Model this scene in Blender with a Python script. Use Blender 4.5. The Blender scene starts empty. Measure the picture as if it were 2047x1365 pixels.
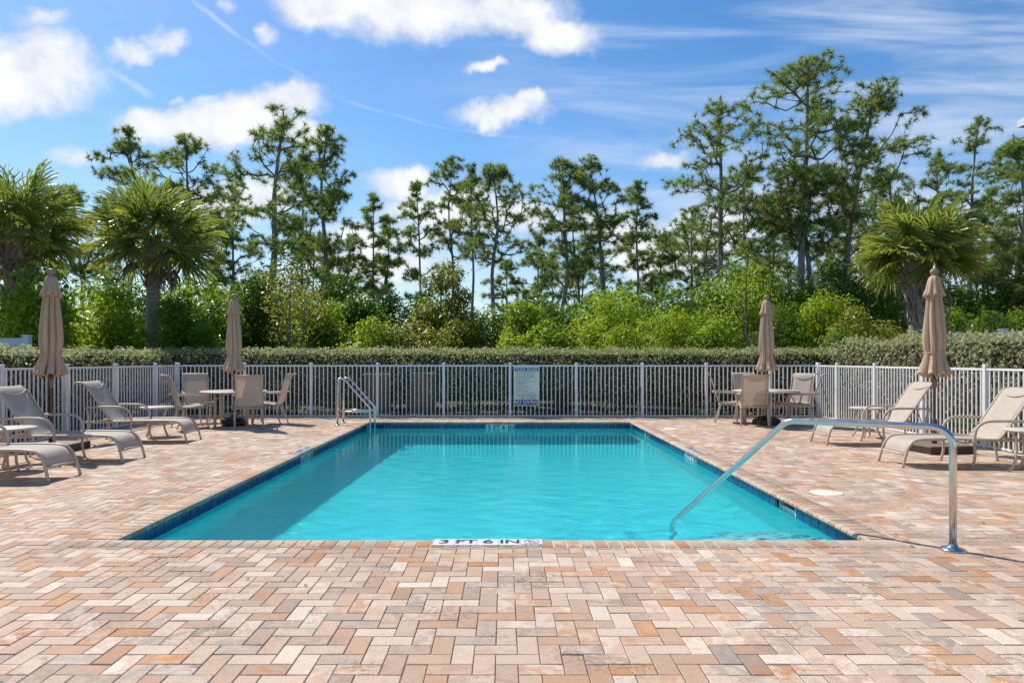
import bpy, math, random
import numpy as np
from mathutils import Vector, Matrix, Quaternion

# ------------------------------------------------------------------ camera, sky, sun, exposure
scene = bpy.context.scene
COL = scene.collection
F_PX, VPX, VPY, CAM_H = 1340.0, 1008.0, 718.0, 1.35     # focal length in photo pixels, vanishing point, eye height
cam_data = bpy.data.cameras.new("camera")
cam_data.sensor_width = 36.0
cam_data.lens = F_PX / 2047.0 * 36.0
cam_data.shift_x = (1023.5 - VPX) / 2047.0
cam_data.shift_y = -(682.5 - VPY) / 2047.0
cam_data.clip_start, cam_data.clip_end = 0.05, 3000.0
camera = bpy.data.objects.new("camera", cam_data)
camera.location = (0.0, 0.0, CAM_H)
camera.rotation_euler = (math.radians(90), 0, 0)
COL.objects.link(camera)
scene.camera = camera

SUN_EL, SUN_AZ = math.radians(50.0), math.radians(-45.0)     # azimuth from +Y towards +X: the sun stands behind the pool on the left
sun_data = bpy.data.lights.new("sun", 'SUN')
sun_data.energy = 4.3
sun_data.angle = math.radians(0.53)
sun_data.color = (1.0, 0.945, 0.86)
sun = bpy.data.objects.new("sun", sun_data)
to_sun = Vector((math.sin(SUN_AZ) * math.cos(SUN_EL), math.cos(SUN_AZ) * math.cos(SUN_EL), math.sin(SUN_EL)))
sun.rotation_euler = to_sun.to_track_quat('Z', 'Y').to_euler()
sun.location = to_sun * 60
COL.objects.link(sun)
sun_data.cycles.is_caustics_light = True

vs = scene.view_settings
vs.view_transform, vs.look, vs.gamma, vs.exposure = 'Standard', 'None', 1.0, 0.30
vs.use_curve_mapping = False
cy = scene.cycles
cy.max_bounces, cy.diffuse_bounces, cy.glossy_bounces = 10, 3, 4
cy.transmission_bounces, cy.transparent_max_bounces = 8, 8
cy.caustics_reflective, cy.caustics_refractive = False, True
cy.sample_clamp_indirect = 4.0
cy.use_denoising = True
cy.use_adaptive_sampling = True
cy.adaptive_threshold = 0.014
scene.render.filter_size = 1.15
scene.render.use_persistent_data = False

# ------------------------------------------------------------------ node helpers
class NT:
    """small wrapper to write node trees as expressions"""
    def __init__(self, tree):
        self.t = tree
        tree.nodes.clear()
    def n(self, kind, props=None, **inputs):
        nd = self.t.nodes.new(kind)
        for k, v in (props or {}).items():
            setattr(nd, k, v)
        for k, v in inputs.items():
            self.put(nd, k, v)
        return nd
    def put(self, nd, key, v):
        if isinstance(key, str) and key.startswith('i') and key[1:].isdigit():
            sock = nd.inputs[int(key[1:])]
        else:
            sock = nd.inputs[key.replace('_', ' ')]
        if hasattr(v, 'is_output'):
            self.t.links.new(v, sock)
        else:
            sock.default_value = v
    def math(self, op, a, b=0.0, c=0.0, clamp=False):
        nd = self.n('ShaderNodeMath', {'operation': op, 'use_clamp': clamp}, i0=a, i1=b, i2=c)
        return nd.outputs[0]
    def mix(self, f, a, b, mode='MIX'):
        nd = self.t.nodes.new('ShaderNodeMix')
        nd.data_type, nd.blend_type = 'RGBA', mode
        for s, v in ((nd.inputs[0], f), (nd.inputs[6], a), (nd.inputs[7], b)):
            if hasattr(v, 'is_output'):
                self.t.links.new(v, s)
            else:
                s.default_value = v
        return nd.outputs[2]
    def ramp(self, f, lo, hi, a=0.0, b=1.0, smooth=True):
        nd = self.n('ShaderNodeMapRange', {'interpolation_type': 'SMOOTHSTEP' if smooth else 'LINEAR'},
                    i0=f, i1=lo, i2=hi, i3=a, i4=b)
        return nd.outputs[0]
    def noise(self, vec, scale, detail=3.0, rough=0.5, dist=0.0):
        nd = self.n('ShaderNodeTexNoise', None, Scale=scale, Detail=detail, Roughness=rough, Distortion=dist)
        if vec is not None:
            self.t.links.new(vec, nd.inputs['Vector'])
        return nd.outputs[0]

def rgba(c):
    return (c[0], c[1], c[2], 1.0)

# ------------------------------------------------------------------ sky: Nishita daylight with cumulus and thin high cloud
world = bpy.data.worlds.new("World")
scene.world = world
world.use_nodes = True
W = NT(world.node_tree)
sky = W.n('ShaderNodeTexSky', {'sky_type': 'NISHITA', 'sun_disc': False, 'sun_elevation': SUN_EL, 'sun_rotation': SUN_AZ,
                               'altitude': 0.0, 'air_density': 1.0, 'dust_density': 0.35, 'ozone_density': 2.2})
hsv = W.n('ShaderNodeHueSaturation', None, Hue=0.5, Saturation=1.30, Value=0.92, Color=sky.outputs[0])
tc = W.n('ShaderNodeTexCoord')
sep = W.n('ShaderNodeSeparateXYZ', None, Vector=tc.outputs['Generated'])
dx, dy, dz = sep.outputs
ysafe = W.math('MAXIMUM', dy, 0.05)
u0, v0 = W.math('DIVIDE', dx, ysafe), W.math('DIVIDE', dz, ysafe)
uv = W.n('ShaderNodeCombineXYZ', None, X=u0, Y=v0, Z=0.0).outputs[0]
# billow: the cloud edges are broken up by noise in the direction of view
warp = W.n('ShaderNodeTexNoise', {'noise_dimensions': '3D'}, Scale=9.0, Detail=6.0, Roughness=0.62)
W.t.links.new(uv, warp.inputs['Vector'])
wsub = W.n('ShaderNodeVectorMath', {'operation': 'SUBTRACT'}, i0=warp.outputs['Color'], i1=(0.5, 0.5, 0.5))
wscl = W.n('ShaderNodeVectorMath', {'operation': 'SCALE'}, i0=wsub.outputs[0], Scale=0.085)
uvw = W.n('ShaderNodeVectorMath', {'operation': 'ADD'}, i0=uv, i1=wscl.outputs[0]).outputs[0]
sw = W.n('ShaderNodeSeparateXYZ', None, Vector=uvw)
uw, vw = sw.outputs[0], sw.outputs[1]
def puff(px, py, rx, ry, k=1.0):
    uc, vc, ru, rv = (px - VPX) / F_PX, (VPY - py) / F_PX, rx / F_PX, ry / F_PX
    q = W.n('ShaderNodeVectorMath', {'operation': 'MULTIPLY_ADD'}, i0=uvw, i1=(1 / ru, 1 / rv, 0), i2=(-uc / ru, -vc / rv, 0)).outputs[0]
    r2 = W.n('ShaderNodeVectorMath', {'operation': 'DOT_PRODUCT'}, i0=q, i1=q).outputs['Value']
    return W.math('MULTIPLY_ADD', r2, -k, k)
dens = None
for args in [(40, 150, 180, 90), (105, 125, 110, 72), (-60, 180, 140, 80), (820, 15, 250, 72), (1000, 25, 160, 62), (1120, 70, 90, 52), (640, 5, 110, 60),
             (330, 245, 130, 46), (470, 240, 150, 62), (570, 200, 95, 42), (600, 262, 70, 40), (425, 190, 30, 16, .55), (365, 190, 26, 12, .5),
             (260, 100, 62, 26, .75), (330, 78, 52, 26, .8), (525, 70, 26, 26, .55), (450, 22, 24, 14, .6), (90, 40, 60, 18, .4),
             (1000, 222, 118, 30, .9), (1060, 205, 42, 22, .9), (975, 143, 42, 16, .8), (800, 365, 95, 36), (840, 350, 45, 26),
             (150, 312, 62, 24, .55), (1320, 322, 55, 20, .8), (1330, 500, 150, 70, 1.0), (880, 420, 170, 52, 1.0), (760, 480, 150, 50, .8),
             (1010, 430, 140, 40, .8), (1230, 450, 130, 44, .85), (450, 410, 140, 40, .8), (1420, 470, 140, 50, .8), (520, 385, 100, 44, .85), (720, 540, 260, 36, .7)]:
    p = puff(*args)
    dens = p if dens is None else W.math('SMOOTH_MAX', dens, p, 0.22)
nz = W.noise(uv, 21.0, 6.0, 0.62)
nz2 = W.noise(uv, 6.0, 3.0, 0.55)
fluff = W.math('ADD', W.math('MULTIPLY', W.math('SUBTRACT', nz, 0.5), 1.1), W.math('MULTIPLY', W.math('SUBTRACT', nz2, 0.5), 1.0))
cum_front = W.ramp(W.math('ADD', dens, fluff), -0.24, 0.90)
# the rest of the dome carries the same broken cumulus from plain noise
plane = W.math('ADD', W.math('MAXIMUM', dz, 0.0), 0.18)
dome_uv = W.n('ShaderNodeCombineXYZ', None, X=W.math('DIVIDE', dx, plane), Y=W.math('DIVIDE', dy, plane), Z=3.7).outputs[0]
cum_dome = W.ramp(W.math('ADD', W.noise(dome_uv, 1.15, 6.0, 0.58), 0.27), 0.80, 0.98)
in_front = W.math('MULTIPLY', W.ramp(dy, 0.15, 0.4), W.math('MULTIPLY', W.ramp(v0, 0.62, 0.78, 1.0, 0.0), W.ramp(W.math('ABSOLUTE', u0), 0.85, 1.05, 1.0, 0.0)))
cum = W.math('ADD', W.math('MULTIPLY', cum_front, in_front), W.math('MULTIPLY', cum_dome, W.math('SUBTRACT', 1.0, in_front)))
# cirrus: long streaks, rising to the right
st = W.n('ShaderNodeMapping', None, Rotation=(0, 0, math.radians(-9)), Scale=(1.1, 9.0, 1.0))
W.t.links.new(uv, st.inputs[0])
cir = W.math('MULTIPLY', W.ramp(W.noise(st.outputs[0], 1.6, 5.0, 0.58, 0.6), 0.36, 0.74), W.ramp(u0, -0.2, 0.35, 0.06, 0.8))
cir = W.math('MULTIPLY', cir, in_front)
soft = W.n('ShaderNodeVectorMath', {'operation': 'MULTIPLY_ADD'}, i0=wscl.outputs[0], i1=(.22, .22, 0), i2=uv).outputs[0]
patchy = W.ramp(nz, 0.3, 0.6, 0.25, 1.0)
def trail(x0, y0, x1, y1, wd, k):
    ax, ay, bx, by = (x0 - VPX) / F_PX, (VPY - y0) / F_PX, (x1 - VPX) / F_PX, (VPY - y1) / F_PX
    L = math.hypot(bx - ax, by - ay); tx, ty = (bx - ax) / L, (by - ay) / L
    rel = W.n('ShaderNodeVectorMath', {'operation': 'SUBTRACT'}, i0=soft, i1=(ax, ay, 0)).outputs[0]
    al = W.n('ShaderNodeVectorMath', {'operation': 'DOT_PRODUCT'}, i0=rel, i1=(tx, ty, 0)).outputs['Value']
    pe = W.math('ABSOLUTE', W.n('ShaderNodeVectorMath', {'operation': 'DOT_PRODUCT'}, i0=rel, i1=(-ty, tx, 0)).outputs['Value'])
    m = W.math('MULTIPLY', W.ramp(pe, 0.0, wd / F_PX, k, 0.0), W.ramp(W.math('ABSOLUTE', W.math('SUBTRACT', al, L / 2)), L / 2 - .02, L / 2 + .01, 1.0, 0.0))
    return m
tr = None
for a in [(385, 2, 480, 78, 8, .5), (470, 70, 560, 128, 9, .3), (550, 122, 700, 208, 7, .24), (690, 200, 860, 250, 6, .28), (850, 248, 1240, 302, 5, .26),
          (205, 128, 305, 192, 12, .45), (130, 200, 330, 262, 26, .16)]:
    t_ = trail(*a)
    tr = t_ if tr is None else W.math('MAXIMUM', tr, t_)
thin = W.math('MAXIMUM', cir, W.math('MULTIPLY', W.math('MULTIPLY', tr, patchy), in_front))
shade = W.ramp(W.math('ADD', W.noise(uvw, 11.0, 4.0, 0.6), W.math('MULTIPLY', cum, 0.25)), 0.42, 0.92)
cloud_col = W.mix(shade, (4.3, 4.6, 5.2, 1), (6.5, 6.5, 6.6, 1))
# the low sky is milky with moisture
milk = W.ramp(dz, 0.02, 0.34, 0.34, 0.0)
base_sky = W.mix(milk, hsv.outputs[0], (3.3, 4.2, 5.5, 1))
c1 = W.mix(thin, base_sky, (4.5, 5.0, 5.9, 1))
c2 = W.mix(W.math('MULTIPLY', cum, 0.95), c1, cloud_col)
bg = W.n('ShaderNodeBackground', None, Color=c2, Strength=0.135)
wout = W.n('ShaderNodeOutputWorld', None, Surface=bg.outputs[0])
world.cycles.sampling_method = 'MANUAL'
world.cycles.sample_map_resolution = 512

# ------------------------------------------------------------------ object helpers
def tag(o, label=None, cat=None, group=None, kind=None):
    if label: o['label'] = label
    if cat: o['category'] = cat
    if group: o['group'] = group
    if kind: o['kind'] = kind
    return o
def link(name, data, mat=None, parent=None, loc=None, rz=None):
    o = bpy.data.objects.new(name, data)
    COL.objects.link(o)
    if mat is not None and data is not None and len(data.materials) == 0:
        data.materials.append(mat)
    if parent is not None: o.parent = parent
    if loc is not None: o.location = loc
    if rz is not None: o.rotation_euler = (0, 0, rz)
    return o
def thing(name, label, cat, loc=(0, 0, 0), rz=0.0, group=None, kind=None):
    return tag(link(name, None, loc=loc, rz=rz), label, cat, group, kind)
def copy_tree(o, parent=None, label=None, loc=None, rz=None):
    c = o.copy(); COL.objects.link(c)
    c.parent = parent
    if label: c['label'] = label
    if loc is not None: c.location = loc
    if rz is not None: c.rotation_euler = (0, 0, rz)
    for ch in list(o.children):
        copy_tree(ch, c)
    return c
def px(x, y):          # photo column -> metres to the side at a given distance
    return (x - VPX) / F_PX * y
def pz(row, y):        # photo row -> height at a given distance
    return CAM_H + (VPY - row) / F_PX * y

class MB:
    """collects shapes for ONE mesh"""
    def __init__(self):
        self.v, self.f, self.sm = [], [], []
    def add(self, vs, fs, smooth=False):
        k = len(self.v)
        self.v += [tuple(p) for p in vs]
        self.f += [tuple(i + k for i in q) for q in fs]
        self.sm += [smooth] * len(fs)
        return self
    def box(self, x0, x1, y0, y1, z0, z1, b=0.0):
        if b <= 0:
            vs = [(x, y, z) for z in (z0, z1) for y in (y0, y1) for x in (x0, x1)]
            return self.add(vs, [(0, 2, 3, 1), (4, 5, 7, 6), (0, 1, 5, 4), (2, 6, 7, 3), (0, 4, 6, 2), (1, 3, 7, 5)])
        o = [(x0, y0), (x1, y0), (x1, y1), (x0, y1)]
        i = [(x0 + b, y0 + b), (x1 - b, y0 + b), (x1 - b, y1 - b), (x0 + b, y1 - b)]
        vs = [(p[0], p[1], z0) for p in o] + [(p[0], p[1], z1 - b) for p in o] + [(p[0], p[1], z1) for p in i]
        fs = [(3, 2, 1, 0), (8, 9, 10, 11)]
        for k in range(4):
            m = (k + 1) % 4
            fs += [(k, m, 4 + m, 4 + k), (4 + k, 4 + m, 8 + m, 8 + k)]
        return self.add(vs, fs)
    def tube(self, pts, r, seg=8, cap=True, flat=1.0):
        pts = [Vector(p) for p in pts]
        n = len(pts)
        rs = r if isinstance(r, (list, tuple)) else [r] * n
        tang = []
        for i in range(n):
            a, b = pts[max(i - 1, 0)], pts[min(i + 1, n - 1)]
            t = (b - a)
            tang.append(t.normalized() if t.length > 1e-9 else Vector((0, 0, 1)))
        ref = Vector((0, 0, 1)) if abs(tang[0].z) < 0.9 else Vector((1, 0, 0))
        u = tang[0].cross(ref).normalized()
        vs, fs = [], []
        for i in range(n):
            t = tang[i]
            u = (u - t * u.dot(t))
            u = u.normalized() if u.length > 1e-6 else t.orthogonal().normalized()
            w = t.cross(u)
            for k in range(seg):
                a = 2 * math.pi * k / seg
                vs.append(pts[i] + (u * math.cos(a) + w * math.sin(a) * flat) * rs[i])
        for i in range(n - 1):
            for k in range(seg):
                m = (k + 1) % seg
                fs.append((i * seg + k, i * seg + m, (i + 1) * seg + m, (i + 1) * seg + k))
        self.add(vs, fs, True)
        if cap:
            k0 = len(self.v) - n * seg
            self.f.append(tuple(k0 + k for k in range(seg))[::-1]); self.sm.append(False)
            self.f.append(tuple(k0 + (n - 1) * seg + k for k in range(seg))); self.sm.append(False)
        return self
    def lathe(self, prof, seg=24, c=(0, 0, 0), fold=None, smooth=True, cap=True):
        vs, fs = [], []
        for j, (r, z) in enumerate(prof):
            for k in range(seg):
                a = 2 * math.pi * k / seg
                rr, zz = (r, z) if fold is None else fold(r, z, a, j)
                vs.append((c[0] + rr * math.cos(a), c[1] + rr * math.sin(a), c[2] + zz))
        for j in range(len(prof) - 1):
            for k in range(seg):
                m = (k + 1) % seg
                fs.append((j * seg + k, j * seg + m, (j + 1) * seg + m, (j + 1) * seg + k))
        self.add(vs, fs, smooth)
        if cap:
            k0 = len(self.v) - len(prof) * seg
            self.f.append(tuple(k0 + k for k in range(seg))[::-1]); self.sm.append(False)
            self.f.append(tuple(k0 + (len(prof) - 1) * seg + k for k in range(seg))); self.sm.append(False)
        return self
    def sheet(self, prof, hw, th, nx=6, bulge=0.0):
        """a sling: profile (y,z) swept over x in [-hw,hw], with thickness and a slight sag across"""
        n = len(prof)
        P = [Vector((0, p[0], p[1])) for p in prof]
        vs, fs = [], []
        for side in (0, 1):
            for i in range(n):
                t = (P[min(i + 1, n - 1)] - P[max(i - 1, 0)]).normalized()
                nrm = Vector((0, -t.z, t.y))
                for k in range(nx + 1):
                    x = -hw + 2 * hw * k / nx
                    sag = bulge * (1 - (x / hw) ** 2)
                    q = P[i] + nrm * (sag + side * th)
                    vs.append((x, q.y, q.z))
        m = nx + 1
        off = n * m
        for i in range(n - 1):
            for k in range(nx):
                a = i * m + k
                fs.append((a, a + m, a + m + 1, a + 1))
                fs.append((off + a, off + a + 1, off + a + m + 1, off + a + m))
        for i in range(n - 1):
            for k in (0, nx):
                a = i * m + k
                fs.append((a, a + m, off + a + m, off + a) if k else (a, off + a, off + a + m, a + m))
        for i in (0, n - 1):
            for k in range(nx):
                a = i * m + k
                fs.append((a, a + 1, off + a + 1, off + a))
        return self.add(vs, fs, True)
    def data(self, name, mat=None):
        me = bpy.data.meshes.new(name)
        me.from_pydata(self.v, [], self.f)
        me.polygons.foreach_set('use_smooth', self.sm)
        if mat is not None: me.materials.append(mat)
        me.update()
        return me
    def build(self, name, mat, parent=None, loc=None, rz=None):
        return link(name, self.data(name, mat), None, parent, loc, rz)

def fast_mesh(name, verts, k, mat, attrs=None, smooth=False):
    """verts: (N*k,3) array, every k verts one polygon; attrs: {name:(N*k,4)}"""
    verts = np.ascontiguousarray(verts, dtype=np.float32).reshape(-1, 3)
    nv = len(verts); nf = nv // k
    me = bpy.data.meshes.new(name)
    me.vertices.add(nv); me.vertices.foreach_set('co', verts.ravel())
    me.loops.add(nv); me.loops.foreach_set('vertex_index', np.arange(nv, dtype=np.int32))
    me.polygons.add(nf)
    me.polygons.foreach_set('loop_start', np.arange(0, nv, k, dtype=np.int32))
    me.polygons.foreach_set('loop_total', np.full(nf, k, dtype=np.int32))
    if smooth:
        me.polygons.foreach_set('use_smooth', np.ones(nf, dtype=bool))
    for an, av in (attrs or {}).items():
        a = me.attributes.new(an, 'FLOAT_COLOR', 'POINT')
        a.data.foreach_set('color', np.ascontiguousarray(av, dtype=np.float32).ravel())
    me.materials.append(mat)
    me.update(calc_edges=True)
    return me
# ------------------------------------------------------------------ materials
def new_mat(name):
    m = bpy.data.materials.new(name)
    m.use_nodes = True
    return m, NT(m.node_tree)
def out(T, surf):
    T.n('ShaderNodeOutputMaterial', None, Surface=surf)
def bump(T, h, strength=0.3, dist=0.01):
    return T.n('ShaderNodeBump', None, Strength=strength, Distance=dist, Height=h).outputs[0]
def plain(name, col, rough=0.6, metal=0.0, var=0.12, scale=25.0, bmp=0.15, spec=0.4, streak=None, coat=0.0):
    m, T = new_mat(name)
    g = T.n('ShaderNodeTexCoord').outputs['Object']
    if streak:
        mp = T.n('ShaderNodeMapping', None, Scale=streak); T.t.links.new(g, mp.inputs[0]); g = mp.outputs[0]
    n1, n2 = T.noise(g, scale, 5.0, 0.6), T.noise(g, scale * 0.17, 3.0)
    f = T.math('ADD', T.math('MULTIPLY', n1, 0.6), T.math('MULTIPLY', n2, 0.6))
    c = T.mix(T.ramp(f, 0.3, 0.9), rgba([x * (1 - var) for x in col]), rgba([min(1, x * (1 + var)) for x in col]))
    p = T.n('ShaderNodeBsdfPrincipled', None, Base_Color=c, Roughness=T.ramp(n1, 0.2, 0.8, max(0.02, rough - 0.08), min(1, rough + 0.08)), Metallic=metal)
    p.inputs['Specular IOR Level'].default_value = spec
    p.inputs['Coat Weight'].default_value = coat
    if bmp > 0:
        T.put(p, 'Normal', bump(T, n1, bmp, 0.004))
    out(T, p.outputs[0])
    return m
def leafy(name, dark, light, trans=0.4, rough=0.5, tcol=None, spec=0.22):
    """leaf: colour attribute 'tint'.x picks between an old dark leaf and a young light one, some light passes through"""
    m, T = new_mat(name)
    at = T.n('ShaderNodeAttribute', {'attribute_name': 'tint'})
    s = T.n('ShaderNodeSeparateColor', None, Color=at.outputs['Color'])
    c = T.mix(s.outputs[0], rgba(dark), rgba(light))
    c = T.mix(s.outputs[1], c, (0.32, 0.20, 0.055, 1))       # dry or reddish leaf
    p = T.n('ShaderNodeBsdfPrincipled', None, Base_Color=c, Roughness=rough)
    p.inputs['Specular IOR Level'].default_value = spec
    tl = T.n('ShaderNodeBsdfTranslucent', None, Color=T.mix(0.6, c, rgba(tcol or [min(1, x * 2.0) for x in light])))
    mx = T.n('ShaderNodeMixShader', None, i0=trans, i1=p.outputs[0], i2=tl.outputs[0])
    out(T, mx.outputs[0])
    return m
def bark(name, a, b, sc=(14, 14, 3)):
    m, T = new_mat(name)
    g = T.n('ShaderNodeTexCoord').outputs['Object']
    mp = T.n('ShaderNodeMapping', None, Scale=sc); T.t.links.new(g, mp.inputs[0])
    n1 = T.noise(mp.outputs[0], 1.0, 6.0, 0.65)
    n2 = T.noise(g, 0.8, 2.0)
    c = T.mix(T.ramp(n1, 0.35, 0.68), rgba(a), rgba(b))
    c = T.mix(T.ramp(n2, 0.4, 0.7, 0.0, 0.4), c, rgba([x * 0.75 for x in b]))
    p = T.n('ShaderNodeBsdfPrincipled', None, Base_Color=c, Roughness=0.9, Normal=bump(T, n1, 0.9, 0.03))
    out(T, p.outputs[0])
    return m
def make_paver_mat(name, swirl=False):
    m, T = new_mat(name)
    g = T.n('ShaderNodeNewGeometry').outputs['Position']
    A = T.n('ShaderNodeAttribute', {'attribute_name': 'ca'}).outputs['Color']
    B = T.n('ShaderNodeAttribute', {'attribute_name': 'cb'}).outputs['Color']
    off = T.n('ShaderNodeVectorMath', {'operation': 'SCALE'}, i0=A, Scale=37.0).outputs[0]
    gv = T.n('ShaderNodeVectorMath', {'operation': 'ADD'}, i0=g, i1=off).outputs[0]
    n1 = T.noise(gv, 10.0, 7.0, 0.68, 1.6 if swirl else 0.9)
    n2 = T.noise(gv, 42.0, 5.0, 0.65)
    n3 = T.noise(g, 125.0, 3.0, 0.65)
    c = T.mix(T.ramp(n1, 0.40, 0.58), A, B)
    c = T.mix(T.ramp(n2, 0.48, 0.70, 0.0, 0.42), c, (0.50, 0.45, 0.40, 1))          # lime bloom
    c = T.mix(T.ramp(n3, 0.32, 0.70, 0.0, 0.62), c, (0.66, 0.58, 0.52, 1), 'MULTIPLY')
    sp = T.n('ShaderNodeTexVoronoi', None, Scale=85.0, Vector=g)
    dots = T.math('MULTIPLY', T.ramp(sp.outputs['Distance'], 0.06, 0.14, 1.0, 0.0), T.ramp(T.noise(g, 5.0, 3.0), 0.52, 0.66))
    c = T.mix(T.math('MULTIPLY', dots, 0.55), c, (0.09, 0.075, 0.06, 1))
    big = T.noise(g, 0.55, 4.0, 0.6)
    c = T.mix(T.ramp(big, 0.40, 0.70, 0.0, 0.34), c, (0.62, 0.58, 0.56, 1), 'MULTIPLY')
    grime = T.math('MULTIPLY', T.ramp(T.noise(g, 1.9, 5.0, 0.65), 0.49, 0.70), T.ramp(T.noise(g, 40.0, 4.0, 0.6), 0.42, 0.62))
    c = T.mix(T.math('MULTIPLY', grime, 0.62), c, (0.13, 0.105, 0.085, 1))
    p = T.n('ShaderNodeBsdfPrincipled', None, Base_Color=c, Roughness=0.82,
            Normal=bump(T, T.math('ADD', n3, T.math('MULTIPLY', n2, 0.8)), 0.35, 0.004))
    p.inputs['Specular IOR Level'].default_value = 0.3
    out(T, p.outputs[0])
    return m
PAVER, COPING = make_paver_mat('concrete paver'), make_paver_mat('concrete coping', True)
SAND = plain('joint sand', (0.13, 0.10, 0.078), 0.95, var=0.35, scale=90)
MORTAR = plain('pale mortar', (0.62, 0.56, 0.49), 0.9, var=0.15, scale=60)
GROUT = plain('tile grout', (0.55, 0.64, 0.68), 0.8, var=0.08)
WHITE_TILE = plain('white glazed tile', (0.74, 0.75, 0.74), 0.18, var=0.03, spec=0.5, bmp=0.0)
INK = plain('dark lettering', (0.035, 0.045, 0.06), 0.4, bmp=0.0)
RED_INK = plain('red lettering', (0.55, 0.05, 0.06), 0.4, bmp=0.0)
BLUE_INK = plain('blue print', (0.012, 0.025, 0.26), 0.4, var=0.05, bmp=0.0)
SIGN_BOARD = plain('sign board', (0.80, 0.81, 0.70), 0.45, var=0.05, bmp=0.0)
FENCE = plain('white powder coat', (0.80, 0.80, 0.80), 0.38, var=0.05, scale=12, bmp=0.05)
VINYL = plain('white vinyl', (0.72, 0.74, 0.76), 0.4, var=0.04, bmp=0.03)
FRAME = plain('sand powder coat', (0.54, 0.44, 0.34), 0.42, var=0.08, bmp=0.05)
TABLETOP = plain('table top', (0.60, 0.53, 0.45), 0.4, var=0.06, bmp=0.04)
BRONZE = plain('bronze pole', (0.085, 0.060, 0.045), 0.4, var=0.15)
SLEEVE = plain('brown sleeve', (0.24, 0.135, 0.095), 0.5)
DARK_PLASTIC = plain('black plastic', (0.014, 0.013, 0.012), 0.28, var=0.2, spec=0.5)
DARK_BASE = plain('brown base block', (0.055, 0.032, 0.022), 0.55, var=0.25)
BASE_TOP = plain('weathered base top', (0.22, 0.16, 0.12), 0.7, var=0.2)
STEEL = plain('stainless steel', (0.66, 0.635, 0.60), 0.20, metal=1.0, var=0.04, scale=8, bmp=0.0)
GALV = plain('grey metal', (0.40, 0.41, 0.42), 0.4, metal=0.6, var=0.08)
LID = plain('cream plastic', (0.86, 0.77, 0.60), 0.5, var=0.06)
GREEN_TIE = plain('green tree tie', (0.01, 0.30, 0.20), 0.5)
STAKE = plain('wood stake', (0.26, 0.19, 0.13), 0.85, var=0.25)
CABINET = plain('beige cabinet', (0.17, 0.13, 0.09), 0.6, var=0.1)
STUCCO = plain('cream stucco', (0.55, 0.50, 0.42), 0.9, var=0.06, scale=120)
ROOFING = plain('grey roof shingles', (0.20, 0.19, 0.18), 0.9, var=0.25, scale=40)
GLASS_DARK = plain('window glass', (0.03, 0.04, 0.05), 0.05, var=0.02, bmp=0, spec=0.8)

def make_tile_mat():
    m, T = new_mat('blue glazed tile')
    A = T.n('ShaderNodeAttribute', {'attribute_name': 'ca'}).outputs['Color']
    g = T.n('ShaderNodeNewGeometry').outputs['Position']
    n = T.noise(g, 24.0, 4.0, 0.6, 0.6)
    c = T.mix(T.ramp(n, 0.35, 0.7), A, (0.008, 0.075, 0.20, 1))
    p = T.n('ShaderNodeBsdfPrincipled', None, Base_Color=c, Roughness=0.13)
    p.inputs['Specular IOR Level'].default_value = 0.55
    out(T, p.outputs[0])
    return m
TILE = make_tile_mat()
def make_plaster():
    m, T = new_mat('pool plaster')
    g = T.n('ShaderNodeNewGeometry').outputs['Position']
    c = T.mix(T.ramp(T.noise(g, 1.6, 5.0, 0.6), 0.3, 0.7), (0.13, 0.83, 0.89, 1), (0.20, 0.91, 0.94, 1))
    p = T.n('ShaderNodeBsdfPrincipled', None, Base_Color=c, Roughness=0.8)
    out(T, p.outputs[0])
    return m
PLASTER = make_plaster()
STEP_WHITE = plain('step plaster', (0.82, 0.93, 0.94), 0.8, var=0.05)
def make_water():
    m, T = new_mat('pool water')
    g = T.n('ShaderNodeNewGeometry').outputs['Position']
    n = T.noise(g, 26.0, 3.0, 0.55, 0.4)
    yy = T.n('ShaderNodeSeparateXYZ', None, Vector=g).outputs[1]          # a light breeze roughens the near end
    nb = bump(T, n, T.ramp(yy, 5.0, 12.0, 0.34, 0.035), 0.02)
    nr = bump(T, n, T.ramp(yy, 5.0, 12.0, 0.11, 0.02), 0.02)
    rf = T.n('ShaderNodeBsdfRefraction', {'distribution': 'BECKMANN'}, Color=(0.60, 0.97, 0.99, 1), Roughness=0.0, IOR=1.333, Normal=nr)
    sc = T.n('ShaderNodeBsdfDiffuse', None, Color=(0.0, 0.80, 0.86, 1))        # cyan diffuse veil: scattered light put into the colour, lifts the shaded water
    body = T.n('ShaderNodeMixShader', None, i0=0.13, i1=rf.outputs[0], i2=sc.outputs[0])
    gl = T.n('ShaderNodeBsdfGlossy', None, Color=(0.80, 0.95, 1, 1), Roughness=0.01, Normal=nb)
    fr = T.n('ShaderNodeFresnel', None, IOR=1.333)
    mx = T.n('ShaderNodeMixShader', None, i0=fr.outputs[0], i1=body.outputs[0], i2=gl.outputs[0])
    out(T, mx.outputs[0])
    return m
WATER = make_water()
def make_sling():
    m, T = new_mat('sling fabric')
    g = T.n('ShaderNodeTexCoord').outputs['Object']
    mp = T.n('ShaderNodeMapping', None, Scale=(5, 130, 130)); T.t.links.new(g, mp.inputs[0])
    n = T.noise(mp.outputs[0], 1.0, 3.0, 0.6)
    c = T.mix(T.ramp(n, 0.3, 0.7), (0.56, 0.48, 0.40, 1), (0.72, 0.64, 0.55, 1))
    p = T.n('ShaderNodeBsdfPrincipled', None, Base_Color=c, Roughness=0.75, Normal=bump(T, n, 0.25, 0.002))
    tl = T.n('ShaderNodeBsdfTranslucent', None, Color=(0.80, 0.68, 0.55, 1))
    mx = T.n('ShaderNodeMixShader', None, i0=0.36, i1=p.outputs[0], i2=tl.outputs[0])
    out(T, mx.outputs[0])
    return m
SLING = make_sling()
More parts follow.
